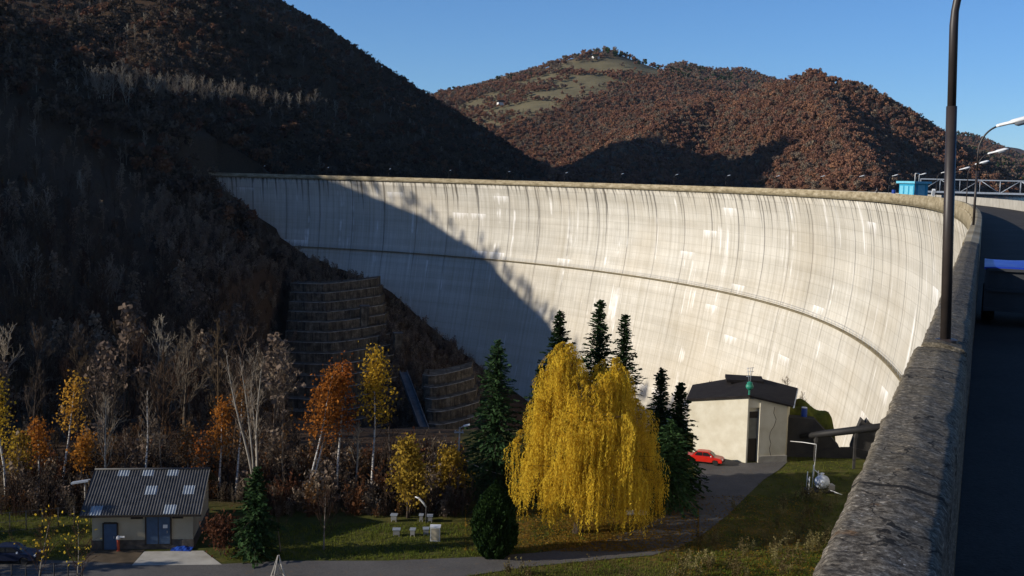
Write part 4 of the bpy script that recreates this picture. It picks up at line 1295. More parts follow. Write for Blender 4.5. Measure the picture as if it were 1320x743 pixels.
def limb(rg, p, d, L, n, wob, up):
    pts = [np.array(p, float)]; d = d / np.linalg.norm(d)
    for i in range(n):
        d = d + rg.normal(0, wob, 3) + np.array([0, 0, up / n]); d /= np.linalg.norm(d)
        pts.append(pts[-1] + d * L / n)
    return np.array(pts)


def skeleton(rg, H, r0, cb=.3, nb=16, k=.42, ang=(.5, 1.0), up=.5, sub=5, subsub=3, wob=.12, stems=1, tw=.018, lean=.05):
    """list of (points, radii, level)"""
    out = []
    for s_ in range(stems):
        a0 = rg.uniform(0, 6.28); ln = lean if stems == 1 else rg.uniform(.08, .24)
        h = H * (1 if s_ == 0 else rg.uniform(.72, .97))
        base = np.array([math.cos(a0), math.sin(a0), 0]) * (0 if s_ == 0 else .12 * stems ** .5)
        tr = limb(rg, base - [0, 0, .25], np.array([ln * math.cos(a0), ln * math.sin(a0), 1.0]), h, 9, .035, .15)
        rr = r0 * (1 if s_ == 0 else .8) * np.linspace(1, .10, 10) ** .85
        out.append((tr, rr, 0))
        for b in range(nb):
            t_ = cb + (1 - cb) * ((b + rg.uniform(0, 1)) / nb) ** .9 * .97
            f = t_ * 9; i = min(8, int(f)); p = tr[i] + (tr[i + 1] - tr[i]) * (f - i)
            az = b * 2.4 + rg.uniform(-.5, .5); th = rg.uniform(*ang)
            d = np.array([math.cos(az) * math.sin(th), math.sin(az) * math.sin(th), math.cos(th)])
            L = h * k * (1.08 - t_) ** .75 * rg.uniform(.7, 1.15) * (.55 if stems > 2 else 1)
            rb = max(tw * 1.6, r0 * .42 * (1.05 - t_))
            B = limb(rg, p, d, L, 5, wob, up)
            out.append((B, np.linspace(rb, tw, 6), 1))
            for c in range(sub):
                u = rg.uniform(.25, 1.0) * 5; j = min(4, int(u)); q = B[j] + (B[j + 1] - B[j]) * (u - j)
                dd = (B[j + 1] - B[j]); dd = rot_about(dd / np.linalg.norm(dd), rg.normal(0, 1, 3), rg.uniform(.4, .9))
                l2 = L * rg.uniform(.28, .5)
                C = limb(rg, q, dd, l2, 3, wob * 1.2, up * .7)
                out.append((C, np.linspace(max(tw * 1.1, rb * .4), tw * .8, 4), 2))
                for e in range(subsub):
                    j = rg.integers(1, 4)
                    ee = rot_about(C[j] - C[j - 1], rg.normal(0, 1, 3), rg.uniform(.4, .9))
                    D = limb(rg, C[j], ee, l2 * rg.uniform(.4, .7), 2, wob, up * .5)
                    out.append((D, np.linspace(tw * .8, tw * .55, 3), 3))
    return out


def wood(sk, levels=(0, 1, 2, 3)):
    mb = MB()
    for p, r, lv in sk:
        if lv in levels: mb.tube(p, r, (8, 5, 3, 3)[lv], cap=False)
    return mb


def leaves_on(rg, sk, n, size, lo=0.0, levels=(2, 3), spread=.25, zmin=-9, asp=.7, droop=0.0):
    P = []
    tips = [p for p, r, lv in sk if lv in levels and p[-1][2] > zmin]
    for i in range(n):
        p = tips[rg.integers(len(tips))]
        u = rg.uniform(lo, 1) * (len(p) - 1); j = min(len(p) - 2, int(u))
        P.append(p[j] + (p[j + 1] - p[j]) * (u - j) + rg.normal(0, spread, 3))
    P = np.array(P); n = len(P)
    a = rg.normal(0, 1, (n, 3)); a[:, 2] -= droop; a /= np.linalg.norm(a, axis=1)[:, None]
    b = np.cross(a, rg.normal(0, 1, (n, 3))); b /= np.linalg.norm(b, axis=1)[:, None]
    sz = size * rg.uniform(.6, 1.3, (n, 1))
    return MB().cards(P, a * sz, b * sz * asp)


def project(P):
    P = np.asarray(P, float)
    d = P @ FWD
    return 660 + F * (P @ RT) / d, 371.5 - F * (P @ UP) / d


def hit(px, py, y0=90.0, y1=3000.0):
    q = ray(px, py)
    Y = np.exp(np.linspace(math.log(y0), math.log(y1), 700))
    P = q[None] * (Y / q[1])[:, None]
    z = terrain(P[:, 0], P[:, 1])
    i = np.argmax(P[:, 2] < z)
    P[i, 2] = z[i]
    return P[i]


def ground(px, py):
    """on the platform where the pixel's ray meets it"""
    return at(px, py)


# ------------------------------------------------------------------ conifers
def spruce_mesh(seed, H, Rad, step=.25, nbr=8, ncard=24, base=.06, dens=1.0):
    rg = np.random.default_rng(seed)
    tr = MB().tube([(0, 0, -.3), (0, 0, H * .5), (0, 0, H * .99)], [H * .013, H * .008, .015], 8)
    P, U, W = [], [], []
    br = MB()
    z = H * base
    while z < H * .985:
        t_ = (z / H - base) / (1 - base)
        Rr = Rad * (1 - t_) ** .85 * (1 - .15 * math.exp(-t_ * 14)) + .10
        nb = max(4, int(nbr * (1 - .4 * t_)))
        a0 = rg.uniform(0, 6.28)
        for b in range(nb):
            az = a0 + 6.283 * b / nb + rg.normal(0, .18)
            L = Rr * rg.uniform(.6, 1.25) * (1.24 + .26 * math.sin(3 * az + 9 * t_ + seed) + .12 * math.sin(17 * t_ + seed))
            rise = .25 + .75 * t_
            n = max(4, int(ncard * (L / Rad) ** .6 * dens))
            u = (np.arange(n) + rg.uniform(0, 1, n)) / n
            rr = L * u
            zz = z + L * (rise * u * .55 - .52 * u ** 2 * (1.15 - t_)) + rg.normal(0, .03, n)
            side = rg.uniform(-1, 1, n) * (.10 + .28 * np.minimum(u, 1.05 - u)) * min(L, 1.6)
            c_, s_ = math.cos(az), math.sin(az)
            P.append(np.stack([rr * c_ - side * s_, rr * s_ + side * c_, zz - abs(side) * .25], 1))
            d = np.stack([c_ + rg.normal(0, .35, n), s_ + rg.normal(0, .35, n), -.35 + rg.normal(0, .25, n) + .5 * t_], 1)
            d /= np.linalg.norm(d, axis=1)[:, None]
            w = np.cross(d, rg.normal(0, .5, (n, 3)) + np.array([0, 0, 1.0])); w /= np.linalg.norm(w, axis=1)[:, None]
            l = (.12 + .11 * rg.uniform(0, 1, (n, 1))) * (1.0 + .2 * (1 - t_))
            U.append(d * l); W.append(w * l * rg.uniform(.28, .5, (n, 1)))
            if b % 2 == 0: br.tube([(0, 0, z), (L * .5 * c_, L * .5 * s_, z + L * .1), (L * .9 * c_, L * .9 * s_, z + L * (.5 * rise - .42 * (1.15 - t_)))], [.035, .02, .01], 3, cap=False)
        z += step * rg.uniform(.8, 1.2) * (1.0 - .35 * t_)
    return tr, br, MB().cards(np.vstack(P), np.vstack(U), np.vstack(W))


def spruce(px, pyb, pyt, Rad, seed, label, name='spruce_tree', base=None, group=None, **kw):
    b = ground(px, pyb) if base is None else base
    # the height that puts the tip at pyt
    top = atY(px, pyt, b[1]); H = top[2] - b[2]
    r = empty(name, b, random.uniform(0, 6), label, 'tree', group)
    tr, br, nd = spruce_mesh(seed, H, Rad, **kw)
    tr.build('trunk', M['bark'], r); c = nd.build('crown', M['spruce'], r); br.build('branches', M['bark'], c)
    return r


spruce(637, 632, 436, 3.1, 1, 'tall dark spruce standing between the utility pole and the yellow willow', base=at(637, 640) * 1.0)
spruce(720, 640, 398, 2.9, 2, 'dark spruce tip rising behind the left shoulder of the willow', base=np.array([*atY(716, 600, 106)[:2], FZ]))
spruce(766, 640, 384, 2.7, 3, 'tallest spruce tip poking up behind the notch in the willow crown', base=np.array([*atY(767, 600, 108)[:2], FZ]))
spruce(796, 640, 402, 2.5, 4, 'slender spruce tip behind the right top of the willow', base=np.array([*atY(799, 600, 105.5)[:2], FZ]), dens=.8)
spruce(846, 655, 474, 2.0, 5, 'thin topped spruce right of the willow against the pale dam', base=np.array([*atY(848, 600, 109)[:2], FZ]), dens=.8)
spruce(872, 655, 492, 2.1, 6, 'bushy dark spruce beside the valve house bay', base=np.array([*atY(873, 600, 108)[:2], FZ]))
spruce(862, 668, 540, 2.9, 7, 'broad low spruce in front of the others right of the willow', base=np.array([*atY(864, 600, 103.5)[:2], FZ]))
spruce(330, 720, 601, 1.55, 8, 'small green spruce by the road right of the storehouse', base=at(330, 719), step=.26)
spruce(700, 640, 470, 2.3, 9, 'dark spruce half hidden behind the left side of the willow', base=np.array([*atY(694, 600, 109)[:2], FZ]))


def thuja():
    b = at(637, 717)
    r = empty('thuja_bush', b, 0, 'dense dark green egg shaped thuja at the roadside left of the willow', 'shrub')
    rg = np.random.default_rng(4); n = 17000; H = 6.1
    t_ = rg.uniform(0, 1, n) ** .9; az = rg.uniform(0, 6.283, n)
    prof = 1.72 * np.sin(np.clip(t_ * .93 + .11, 0, 1) * math.pi) ** .62 * (1.06 - .22 * t_)
    lump = 1 + .10 * np.sin(az * 5 + t_ * 9) + .07 * np.sin(az * 11 - t_ * 21) + .05 * rg.normal(0, 1, n)
    rr = prof * lump * (1 - .35 * rg.uniform(0, 1, n) ** 2.5)
    P = np.stack([rr * np.cos(az), rr * np.sin(az), .05 + t_ * H], 1)
    d = np.stack([np.cos(az) * .45, np.sin(az) * .45, np.ones(n)], 1) + rg.normal(0, .35, (n, 3)); d /= np.linalg.norm(d, axis=1)[:, None]
    w = np.cross(d, rg.normal(0, 1, (n, 3))); w /= np.linalg.norm(w, axis=1)[:, None]
    l = rg.uniform(.08, .17, (n, 1))
    c = MB().cards(P, d * l, w * l * .45).build('crown', M['thuja'], r)
    MB().tube([(0, 0, -.2), (0, 0, 4.8)], [.16, .05], 7).build('trunk', M['bark'], r)


thuja()
# unseen conifers added beyond the left edge of the view to shade the storehouse
for i, (x_, y_, h_) in enumerate(((-51, 82.5, 11), (-55, 87, 14), (-49, 78.5, 9))):
    r_ = empty('spruce_tree', (x_, y_, FZ), i, 'unseen spruce added left of the storehouse for shade, %s of three' % ('middle', 'tallest', 'smallest')[i], 'tree')
    tr_, br_, nd_ = spruce_mesh(60 + i, h_, 2.4, dens=.6)
    tr_.build('trunk', M['bark'], r_); c_ = nd_.build('crown', M['spruce'], r_); br_.build('branches', M['bark'], c_)


# ------------------------------------------------------------------ the weeping willow
def willow():
    b = at(745, 690); b[1] += 0.6
    rg = np.random.default_rng(12)
    r = empty('weeping_willow', b, 0, 'big golden yellow weeping willow with two rounded tops beside the road', 'tree')
    mb = MB()
    lead = []
    for ax, ay, hh in ((-1.4, .2, 14.8), (2.7, .4, 13.6), (-.2, -2.2, 11.0), (.8, 2.2, 12.5)):
        p = limb(rg, (0, 0, 2.4), np.array([ax * .14, ay * .14, 1.0]), hh - 2.4, 9, .05, .2)
        p = p + np.linspace(0, 1, 10)[:, None] * (np.array([ax, ay, hh]) - p[-1]) * np.array([1, 1, 1])
        mb.tube(p, np.linspace(.26, .05, 10), 8); lead.append(p)
    mb.tube([(0, 0, -.3), (.05, 0, .5), (.1, .05, 1.4), (0, 0, 2.6)], [.55, .42, .38, .36], 12)

    def env(z):                                    # half width of the crown at height z
        return np.interp(z, [2, 5, 7, 9, 11, 13, 15, 16.5], [5.0, 6.6, 6.9, 6.2, 5.2, 4.1, 2.9, .8])
    cl = []
    while len(cl) < 235:
        z = rg.uniform(4.2, 16.6); u = rg.uniform(.25, 1) ** .55; az = rg.uniform(0, 6.283)
        e = env(z)
        x = u * e * math.cos(az); y = u * e * .92 * math.sin(az)
        if z > 12.3:                               # two rounded tops with a gap between them
            i = rg.integers(2); cx = (-1.5, 2.5)[i]; zt_ = (16.6, 15.5)[i]
            rad = 2.15 * math.sqrt(max(0, 1 - max(0, (z - 12.0) / (zt_ - 12.0)) ** 2)) if z < zt_ else -1
            if rad < .1: continue
            x = cx + u * rad * math.cos(az) * .95; y = u * rad * 1.15 * math.sin(az)
        else:
            x += .45
        if rg.uniform() < .25 and z < 8 and y > 0: continue
        cl.append((x, y, z))
    for _ in range(55):
        cl.append((rg.uniform(-2.0, 3.2), rg.uniform(-5.6, -2.6), rg.uniform(7.0, 12.0)))
    for _ in range(60):
        cl.append((rg.uniform(-.9, 1.9), rg.uniform(-3.0, .6), rg.uniform(10.8, 13.9)))
    P, U, W = [], [], []
    tw = MB()
    for x, y, z in cl:
        c = np.array([x, y, z])
        best = min(lead, key=lambda p: np.min(np.hypot(p[:, 0] - x, p[:, 1] - y) + abs(p[:, 2] - (z - 1.5)) * .6))
        zi = np.clip(z - rg.uniform(1.5, 3.2), 2.6, best[-1][2]); i = int(np.argmin(abs(best[:, 2] - zi)))
        p0 = best[i]; mid = (p0 + c) / 2 + [0, 0, .8]
        tw.tube([p0, mid, c], [.05, .028, .012], 4, cap=False)
        hor = np.array([x - p0[0], y - p0[1], 0]); hor = hor / (np.linalg.norm(hor) + .01)
        ns = rg.integers(10, 17)
        cs = rg.uniform(.75, 1.2)
        for s_ in range(ns):
            a = rg.uniform(0, 6.283); d = np.array([math.cos(a), math.sin(a), 0]) * rg.uniform(.1, .75) * cs + hor * .35
            zend = max(.9 + rg.uniform(0, 1.9), z - rg.uniform(1.6, 5.2) * cs)
            L = z - zend
            if L < .6: continue
            n = int(L / .088)
            t_ = np.linspace(0, 1, n)
            arc = np.minimum(t_ * L / 1.1, 1)
            X = c[0] + d[0] * np.sin(arc * 1.57) + .06 * np.sin(t_ * 7 + a); Y = c[1] + d[1] * np.sin(arc * 1.57) + .06 * np.cos(t_ * 6 + a)
            Z = c[2] + .35 * np.sin(np.minimum(arc * 2, 1) * 3.14) * .6 - t_ * L
            pp_ = np.stack([X, Y, Z], 1)
            P.append(pp_ + rg.normal(0, .045, pp_.shape))
            q = np.stack([rg.normal(0, .5, n), rg.normal(0, .5, n), -np.ones(n)], 1); q /= np.linalg.norm(q, axis=1)[:, None]
            w = np.cross(q, rg.normal(0, 1, (n, 3))); w /= np.linalg.norm(w, axis=1)[:, None]
            sz = rg.uniform(.75, 1.25, (n, 1))
            U.append(q * .085 * sz); W.append(w * .023 * sz)
    mb.build('trunk', M['bark'], r)
    c = MB().cards(np.vstack(P), np.vstack(U), np.vstack(W)).build('crown', M['willow_leaf'], r)
    tw.build('limbs', M['bark'], c)
    print('willow leaves', len(np.vstack(P)))


willow()


# ------------------------------------------------------------------ birches and other single trees on the valley floor
def leafy(px, pyb, pyt, seed, label, leaf, nleaf, size=.10, bark='birch', name='birch_tree', zfrac=.45, base=None, cat='tree', group=None, r0=.13, parts=True, spread=.42, **kw):
    b = at(px, pyb) if base is None else base
    H = atY(px, pyt, b[1])[2] - b[2]
    rg = np.random.default_rng(seed)
    sk = skeleton(rg, H, r0, **kw)
    r = empty(name, b, 0, label, cat, group)
    wood(sk, (0,)).build('trunk', M[bark], r)
    br = wood(sk, (1, 2, 3))
    if nleaf:
        c = leaves_on(rg, sk, int(nleaf * .55), size, zmin=H * zfrac, spread=spread).build('crown', M[leaf], r)
        br.build('branches', M['twig_brown'], c)
    else:
        br.build('crown', M[leaf], r)
    return r


B = dict(cb=.38, nb=20, k=.26, ang=(.35, .8), up=.5, sub=4, subsub=2, wob=.10, tw=.014)
leafy(51, 634, 545, 101, 'orange topped birch with white trunk at the far left behind the fence', 'orange_leaf', 1300, zfrac=.55, **B)
leafy(79, 636, 487, 102, 'tall slim birch with long white trunk left of the storehouse', 'orange_leaf', 1100, zfrac=.6, **B)
leafy(8, 652, 478, 103, 'yellow orange birch cut by the left edge of the photo', 'yellow_leaf', 2200, zfrac=.3, **B)
leafy(105, 640, 560, 104, 'small golden tree just left of the storehouse roof', 'orange_leaf', 1500, zfrac=.25, bark='bark_grey', name='golden_tree', **B)
leafy(187, 640, 500, 105, 'bare white birch rising behind the middle of the corrugated roof', 'twig_pale', 0, **B)
leafy(133, 645, 505, 106, 'pale bare tree rising behind the left end of the corrugated roof', 'twig_pale', 0, bark='bark_pale', name='bare_tree', cb=.3, nb=18, k=.34, ang=(.3, .7), up=.6, sub=5, subsub=3, tw=.014)
leafy(283, 640, 520, 107, 'birch with orange leaves on leaning trunk right behind the storehouse', 'orange_leaf', 1500, zfrac=.45, lean=-.12, **B)
leafy(304, 642, 500, 108, 'birch with thin brown crown between two others right of the storehouse', 'russet_leaf', 1100, zfrac=.45, **B)
leafy(334, 648, 442, 109, 'tall pale bare tree with many upright stems behind the small spruce', 'twig_pale', 0, bark='bark_pale', name='bare_tree', cb=.35, nb=13, k=.34, ang=(.25, .6), up=.7, sub=5, subsub=3, stems=4, r0=.15, tw=.016)
leafy(394, 646, 474, 110, 'birch with dense orange red crown and forked white trunk', 'orange_leaf', 3600, zfrac=.50, stems=2, size=.11, r0=.13, cb=.40, nb=22, k=.32, ang=(.35, .8), up=.5, sub=4, subsub=2, wob=.10, tw=.014)
leafy(434, 645, 470, 111, 'slim birch with orange crown left of the yellow topped birch', 'orange_leaf', 2400, zfrac=.52, **B)
leafy(477, 646, 458, 112, 'birch with golden yellow crown and straight white trunk', 'yellow_leaf', 3000, zfrac=.48, cb=.42, nb=24, k=.30, ang=(.35, .8), up=.5, sub=4, subsub=2, wob=.10, tw=.014)
leafy(456, 643, 540, 113, 'thin bare young tree between the orange and the yellow birch', 'twig_pale', 0, bark='bark_pale', name='bare_tree', **B)
leafy(242, 640, 545, 114, 'bare brown tree behind the right end of the corrugated roof', 'russet_leaf', 700, bark='bark_grey', name='bare_tree', **B)
leafy(362, 712, 640, 115, 'bare young tree on the lawn just right of the small spruce', 'twig', 0, bark='bark_grey', name='bare_sapling', cb=.3, nb=14, k=.40, ang=(.3, .8), up=.5, sub=4, subsub=2, tw=.012, r0=.06)
leafy(417, 709, 632, 116, 'bare spreading fruit tree at the lawn edge beside the road', 'twig_brown', 0, bark='bark_grey', name='bare_sapling', cb=.22, nb=15, k=.5, ang=(.4, .9), up=.4, sub=5, subsub=3, tw=.012, r0=.08)
leafy(525, 668, 570, 117, 'bushy ochre brown tree left of the utility pole', 'ochre_leaf', 5200, bark='bark', name='ochre_tree', zfrac=.1, size=.11, cb=.12, nb=26, k=.42, ang=(.35, .9), up=.4, sub=5, subsub=2, stems=2, tw=.014)
leafy(574, 650, 585, 118, 'round ochre bush directly beside the utility pole', 'ochre_leaf', 3600, bark='bark', name='ochre_bush', cat='shrub', zfrac=.1, size=.11, cb=.10, nb=22, k=.5, ang=(.4, 1.0), up=.3, sub=5, subsub=2, tw=.014)
leafy(288, 716, 664, 119, 'russet leaved bush against the right corner of the storehouse', 'russet_leaf', 1500, bark='bark', name='russet_bush', cat='shrub', zfrac=.05, size=.10, cb=.08, nb=18, k=.45, ang=(.3, .8), up=.4, sub=4, subsub=2, stems=2, tw=.012, r0=.05)
for i, (px, pb, pt, lf, nl, lab) in enumerate((
        (210, 636, 538, 'twig', 0, 'dark bare tree behind the storehouse, left of the white birch'),
        (160, 638, 548, 'twig_brown', 0, 'low brown bare tree above the left half of the roof'),
        (365, 640, 520, 'twig', 0, 'thin dark bare tree between the many stemmed tree and the orange birch'),
        (505, 648, 545, 'twig_brown', 0, 'brown bare tree right behind the yellow topped birch'),
        (26, 640, 560, 'ochre_leaf', 1200, 'ochre leaved tree behind the fence at the far left'),
        (265, 642, 560, 'orange_leaf', 500, 'bare tree with last orange leaves at the right roof corner'),
        (555, 648, 570, 'twig_brown', 0, 'brown bare tree between the two ochre crowns'))):
    leafy(px, pb, pt, 140 + i, lab, lf, nl, bark='bark_grey', name='bare_tree' if not nl else 'thin_tree', cb=.25, nb=17, k=.38, ang=(.35, .85), up=.5, sub=5, subsub=2, tw=.015, r0=.10)
# bare bushes seen against the dam behind the valve house
for px, py, w_, sd, lab in ((922, 492, 0, 1, 'leafless bush showing over the left roof edge of the valve house'), (1003, 484, 0, 2, 'tan leafless bush behind the right side of the valve house roof'),
                            (1034, 505, 0, 3, 'small leafless bush on the mound beside the barrel')):
    b_ = np.array([*atY(px, py, 136)[:2], FZ])
    leafy(px, 0, py, 160 + sd, lab, 'twig_pale', 0, bark='bark_pale', name='leafless_bush', cat='shrub', base=b_, cb=.25, nb=20, k=.36, ang=(.3, .8), up=.5, sub=5, subsub=3, stems=2, tw=.016, r0=.07)
# saplings rooted below the lower edge of the picture, left, a few yellow leaves left
for i, (px, Y, pt, lab) in enumerate(((48, 78, 662, 'sapling with a few yellow leaves at the bottom left, left of its pair'), (96, 77, 672, 'pale twiggy sapling with yellow leaves at the bottom left by the gate'))):
    b_ = np.array([*atY(px, 700, Y)[:2], FZ])
    leafy(px, 0, pt, 170 + i, lab, 'yellow_leaf', 110, bark='bark_pale', name='sapling', base=b_, cb=.2, nb=16, k=.5, ang=(.3, .9), up=.4, sub=4, subsub=2, tw=.014, r0=.05, zfrac=.1, size=.085)

# ------------------------------------------------------------------ lawn furniture, posts, fence
def lawn():
    p = at(561, 697)
    c = empty('meter_cabinet', p, 0, 'white upright meter cabinet standing on the lawn by the road', 'cabinet')
    MB().box((0, 0, .62), (.82, .6, 1.2)).build('cabinet_body', M['white'], c)
    MB().box((0, 0, 1.25), (.90, .68, .07)).build('lid', M['lamp_white'], c)
    MB().box((0, -.312, .62), (.70, .02, 1.02)).build('door', M['plaster_house'], c)
    for (px, py, w_, n, lab) in ((511, 691, .5, 2, 'wide low white beehive, leftmost of the small boxes on the lawn'), (532, 691, .34, 1, 'single small white beehive between the wide one and the cabinet'),
                                 (549, 690, .38, 1, 'grey white beehive just left of the white cabinet'), (508, 672, .45, 1, 'dim grey beehive in the shade behind the wide white one'),
                                 (543, 672, .26, 1, 'narrow tan beehive in the shade of the ochre tree'), (554, 673, .38, 1, 'dim grey beehive behind the white cabinet')):
        q = empty('beehive', at(px, py), random.uniform(-.1, .1), lab, 'beehive', 'beehives on the lawn')
        b = MB()
        MB().box((0, 0, .36), (w_ * 1.1, .5, .42)).build('hive_body', M['hive'], q)
        MB().box((0, 0, .60), (w_ * 1.1 + .12, .6, .07)).build('hive_roof', M['galv'], q)
        f = MB()
        for sx in (-1, 1):
            for sy in (-.2, .2): f.box((sx * w_ * .45, sy, .075), (.06, .06, .15))
        f.build('hive_stand', M['pole_wood'], q)
    # utility pole with lamp and wire
    b = at(590, 640); H = atY(592, 551, b[1])[2] - FZ
    r = empty('utility_pole', b, 0, 'pale utility pole with a small white lamp head left of the tall spruce', 'utility pole')
    MB().tube([(0, 0, -.2), (.02, 0, H * .5), (.06, 0, H)], [.11, .10, .08], 10).build('pole', M['pole_wood'], r)
    a = MB().tube([(.05, 0, H - .15), (.3, -.1, H + .1), (.5, -.15, H + .2)], .035, 6).build('lamp_arm', M['galv'], r)
    MB().box((.72, -.2, H + .26), (.62, .22, .14), .0, [[.96, 0, -.27], [0, 1, 0], [.27, 0, .96]]).build('lamp_head', M['lamp_white'], r)
    cr_ = MB(); cr_.box((0, 0, H - .5), (.9, .1, .1))
    for x in (-.35, .35): cr_.lathe([(.04, H - .45), (.06, H - .38), (.04, H - .28)], (x, 0, 0), 8)
    cr_.build('cross_arm', M['galv'], r)
    s0 = b + np.array([.05, 0, H - 2.8]); s1 = np.array([*atY(648, 612, b[1] - 1)[:3]])
    w = []
    for t_ in np.linspace(0, 1, 12):
        q = s0 + (s1 - s0) * t_; q[2] -= .25 * math.sin(t_ * math.pi); w.append(q)
    tag(MB().tube(w, .035, 4).build('overhead_wire', M['wire']), 'pale overhead wire sloping from the utility pole toward the thuja', 'wire')
    # garden lamp with a pale curved shade among the beehives
    b = at(549, 674); r = empty('garden_lamp', b, 0, 'slim lamp post with pale curved arm under the ochre tree', 'street lamp')
    h_ = atY(549, 650, b[1])[2] - FZ
    MB().tube([(0, 0, -.1), (0, 0, h_ - .3)], .06, 8).build('post', M['wall_dark'], r)
    MB().tube([(0, 0, h_ - .3)] + [(-1.35 + 1.3 * math.cos(a) + .05, 0, h_ - .3 + .0) for a in ()] + [(-.25, 0, h_ + .1), (-.7, 0, h_ + .55), (-1.0, 0, h_ + .62)][::1], [.07, .09, .10, .05], 8).build('curved_arm', M['white'], r)
    # lamp beside the storehouse
    b = at(110, 668); r = empty('yard_lamp', b, 0, 'grey yard lamp with flat broad head behind the left roof edge', 'street lamp')
    h_ = atY(110, 622, b[1])[2] - FZ
    MB().tube([(0, 0, -.1), (0, 0, h_)], .06, 8).build('post', M['pole_wood'], r)
    MB().box((-.35, 0, h_ + .05), (1.6, .5, .14), 0, [[.98, 0, -.18], [0, 1, 0], [.18, 0, .98]]).build('lamp_head', M['galv'], r)
    # lattice mast top on the road side, bottom of the photo
    q = atY(359, 716, 74); b = np.array([q[0], q[1], FZ])
    H = q[2] - FZ
    r = empty('lattice_mast', b, .4, 'narrow pale lattice mast tip at the bottom edge in front of the road', 'mast')
    lg = MB(); bc = MB()
    wd = lambda z: .03 + (H - z) * .42
    cs = ((-1, -1), (1, -1), (1, 1), (-1, 1))
    for sx, sy in cs: lg.bar((sx * wd(0) * .6, sy * wd(0) * .6, 0), (sx * .03, sy * .03, H), .035, 4)
    zz = np.linspace(.2, H * .9, 5)
    for i, (z0, z1) in enumerate(zip(zz[:-1], zz[1:])):
        for k in range(4):
            a, c_ = cs[k], cs[(k + 1) % 4]
            bc.bar((a[0] * wd(z0) * .6, a[1] * wd(z0) * .6, z0), (c_[0] * wd(z1) * .6, c_[1] * wd(z1) * .6, z1), .022, 4)
            bc.bar((a[0] * wd(z0) * .6, a[1] * wd(z0) * .6, z0), (c_[0] * wd(z0) * .6, c_[1] * wd(z0) * .6, z0), .022, 4)
    lg.build('leg', M['pole_wood'], r); bc.build('bracing', M['pole_wood'], r)
    # road fence bottom left and paddock fence behind the car
    for (pa, pb, n, h_, name, lab, wire) in (((-40, 752), (106, 748), 9, 1.35, 'wire_fence', 'dark wire mesh fence along the road at the bottom left corner', 6),
                                           ((-30, 690), (116, 676), 8, 1.7, 'rail_fence', 'dark post and wire fence behind the yard left of the storehouse', 3)):
        a, c_ = at(*pa), at(*pb); d = c_ - a
        r = empty(name, a, 0, lab, 'fence')
        for i in range(n):
            MB().bar(tuple(d * i / (n - 1)), tuple(d * i / (n - 1) + [0, 0, h_]), .045, 6).build('post', M['wall_dark'] if wire > 3 else M['bark_grey'], r)
        wm = MB()
        for k in range(wire): wm.bar(tuple(np.array([0, 0, .1 + (h_ - .15) * k / (wire - 1)])), tuple(d + [0, 0, .1 + (h_ - .15) * k / (wire - 1)]), .018, 4)
        if wire > 3:
            L = np.linalg.norm(d)
            for k in range(int(L / .35)): q = d * k / int(L / .35); wm.bar(tuple(q + [0, 0, .1]), tuple(q + [0, 0, h_ - .05]), .010, 3)
        wm.build('mesh_wire', M['wall_dark'] if wire > 3 else M['bark_grey'], r)
    # rocks by the roadside under the willow
    for i, (px, py) in enumerate(((812, 664), (820, 663), (828, 664))):
        b = at(px, py); rg = np.random.default_rng(i)
        V = []
        for a in range(6):
            for k in range(9):
                th = math.pi * a / 5; ph = 6.283 * k / 9
                rr = .34 * (1 + .22 * rg.normal())
                V.append((rr * math.sin(th) * math.cos(ph) * 1.3, rr * math.sin(th) * math.sin(ph), .18 + .28 * math.cos(th)))
        Fq = [(a * 9 + k, a * 9 + (k + 1) % 9, (a + 1) * 9 + (k + 1) % 9, (a + 1) * 9 + k) for a in range(5) for k in range(9)]
        o = MB().add(V, Fq).build('boulder', M['concrete']); o.location = b
        tag(o, 'pale boulder at the road edge right of the willow, %s of three' % ('leftmost', 'middle', 'rightmost')[i], 'boulder', 'boulders by the willow')


lawn()

# ------------------------------------------------------------------ the woods
def proto(kind, seed):
    rg = np.random.default_rng(seed)
    if kind in ('bare', 'pale', 'brown'):
        st = 2 if seed % 3 == 0 else 1
        sk = skeleton(rg, 11.0, .13, cb=.22, nb=17, k=.36, ang=(.35, .9), up=.45, sub=6, subsub=3, wob=.13, stems=st, tw=.024)
        me = wood(sk).mesh('bare_tree', M[{'bare': 'twig', 'pale': 'twig_pale', 'brown': 'twig_brown'}[kind]])
        return me
    if kind == 'sparse':
        sk = skeleton(rg, 11.0, .13, cb=.25, nb=15, k=.34, ang=(.35, .9), up=.45, sub=5, subsub=2, wob=.13, tw=.024)
        mb = wood(sk); lv = leaves_on(rg, sk, 260, .20, zmin=4)
        off = mb.n
        me = mb.add(np.vstack(lv.v), lv.f).mesh('bare_tree', M['brown_crown'])
        return me


def far_crown(name, mat, seed, n=200, wide=.40, q=.066, cb=.18):
    rg = np.random.default_rng(seed)
    # a crown of several leaf masses, unit height
    k = 6; C = np.stack([rg.normal(0, wide * .5, k), rg.normal(0, wide * .5, k), rg.uniform(cb + .15, .86, k)], 1); Rr = rg.uniform(.13, .24, k)
    i = rg.integers(0, k, n); d = rg.normal(0, 1, (n, 3)); d /= np.linalg.norm(d, axis=1)[:, None]
    P = C[i] + d * (Rr[i] * rg.uniform(.45, 1.05, n))[:, None] * np.array([1.15, 1.15, .95])
    a = rg.normal(0, 1, (n, 3)); a /= np.linalg.norm(a, axis=1)[:, None]
    b = np.cross(a, rg.normal(0, 1, (n, 3))); b /= np.linalg.norm(b, axis=1)[:, None]
    s = q * rg.uniform(.6, 1.4, (n, 1))
    mb = MB().cards(P, a * s, b * s * .75)
    mb.tube([(0, 0, -.05), (0, 0, .6)], [.014, .006], 3)
    for c in C: mb.tube([(0, 0, .3), c], [.008, .003], 3, cap=False)
    me = mb.mesh(name, mat)
    o = bpy.data.objects.new(name, me)
    return o


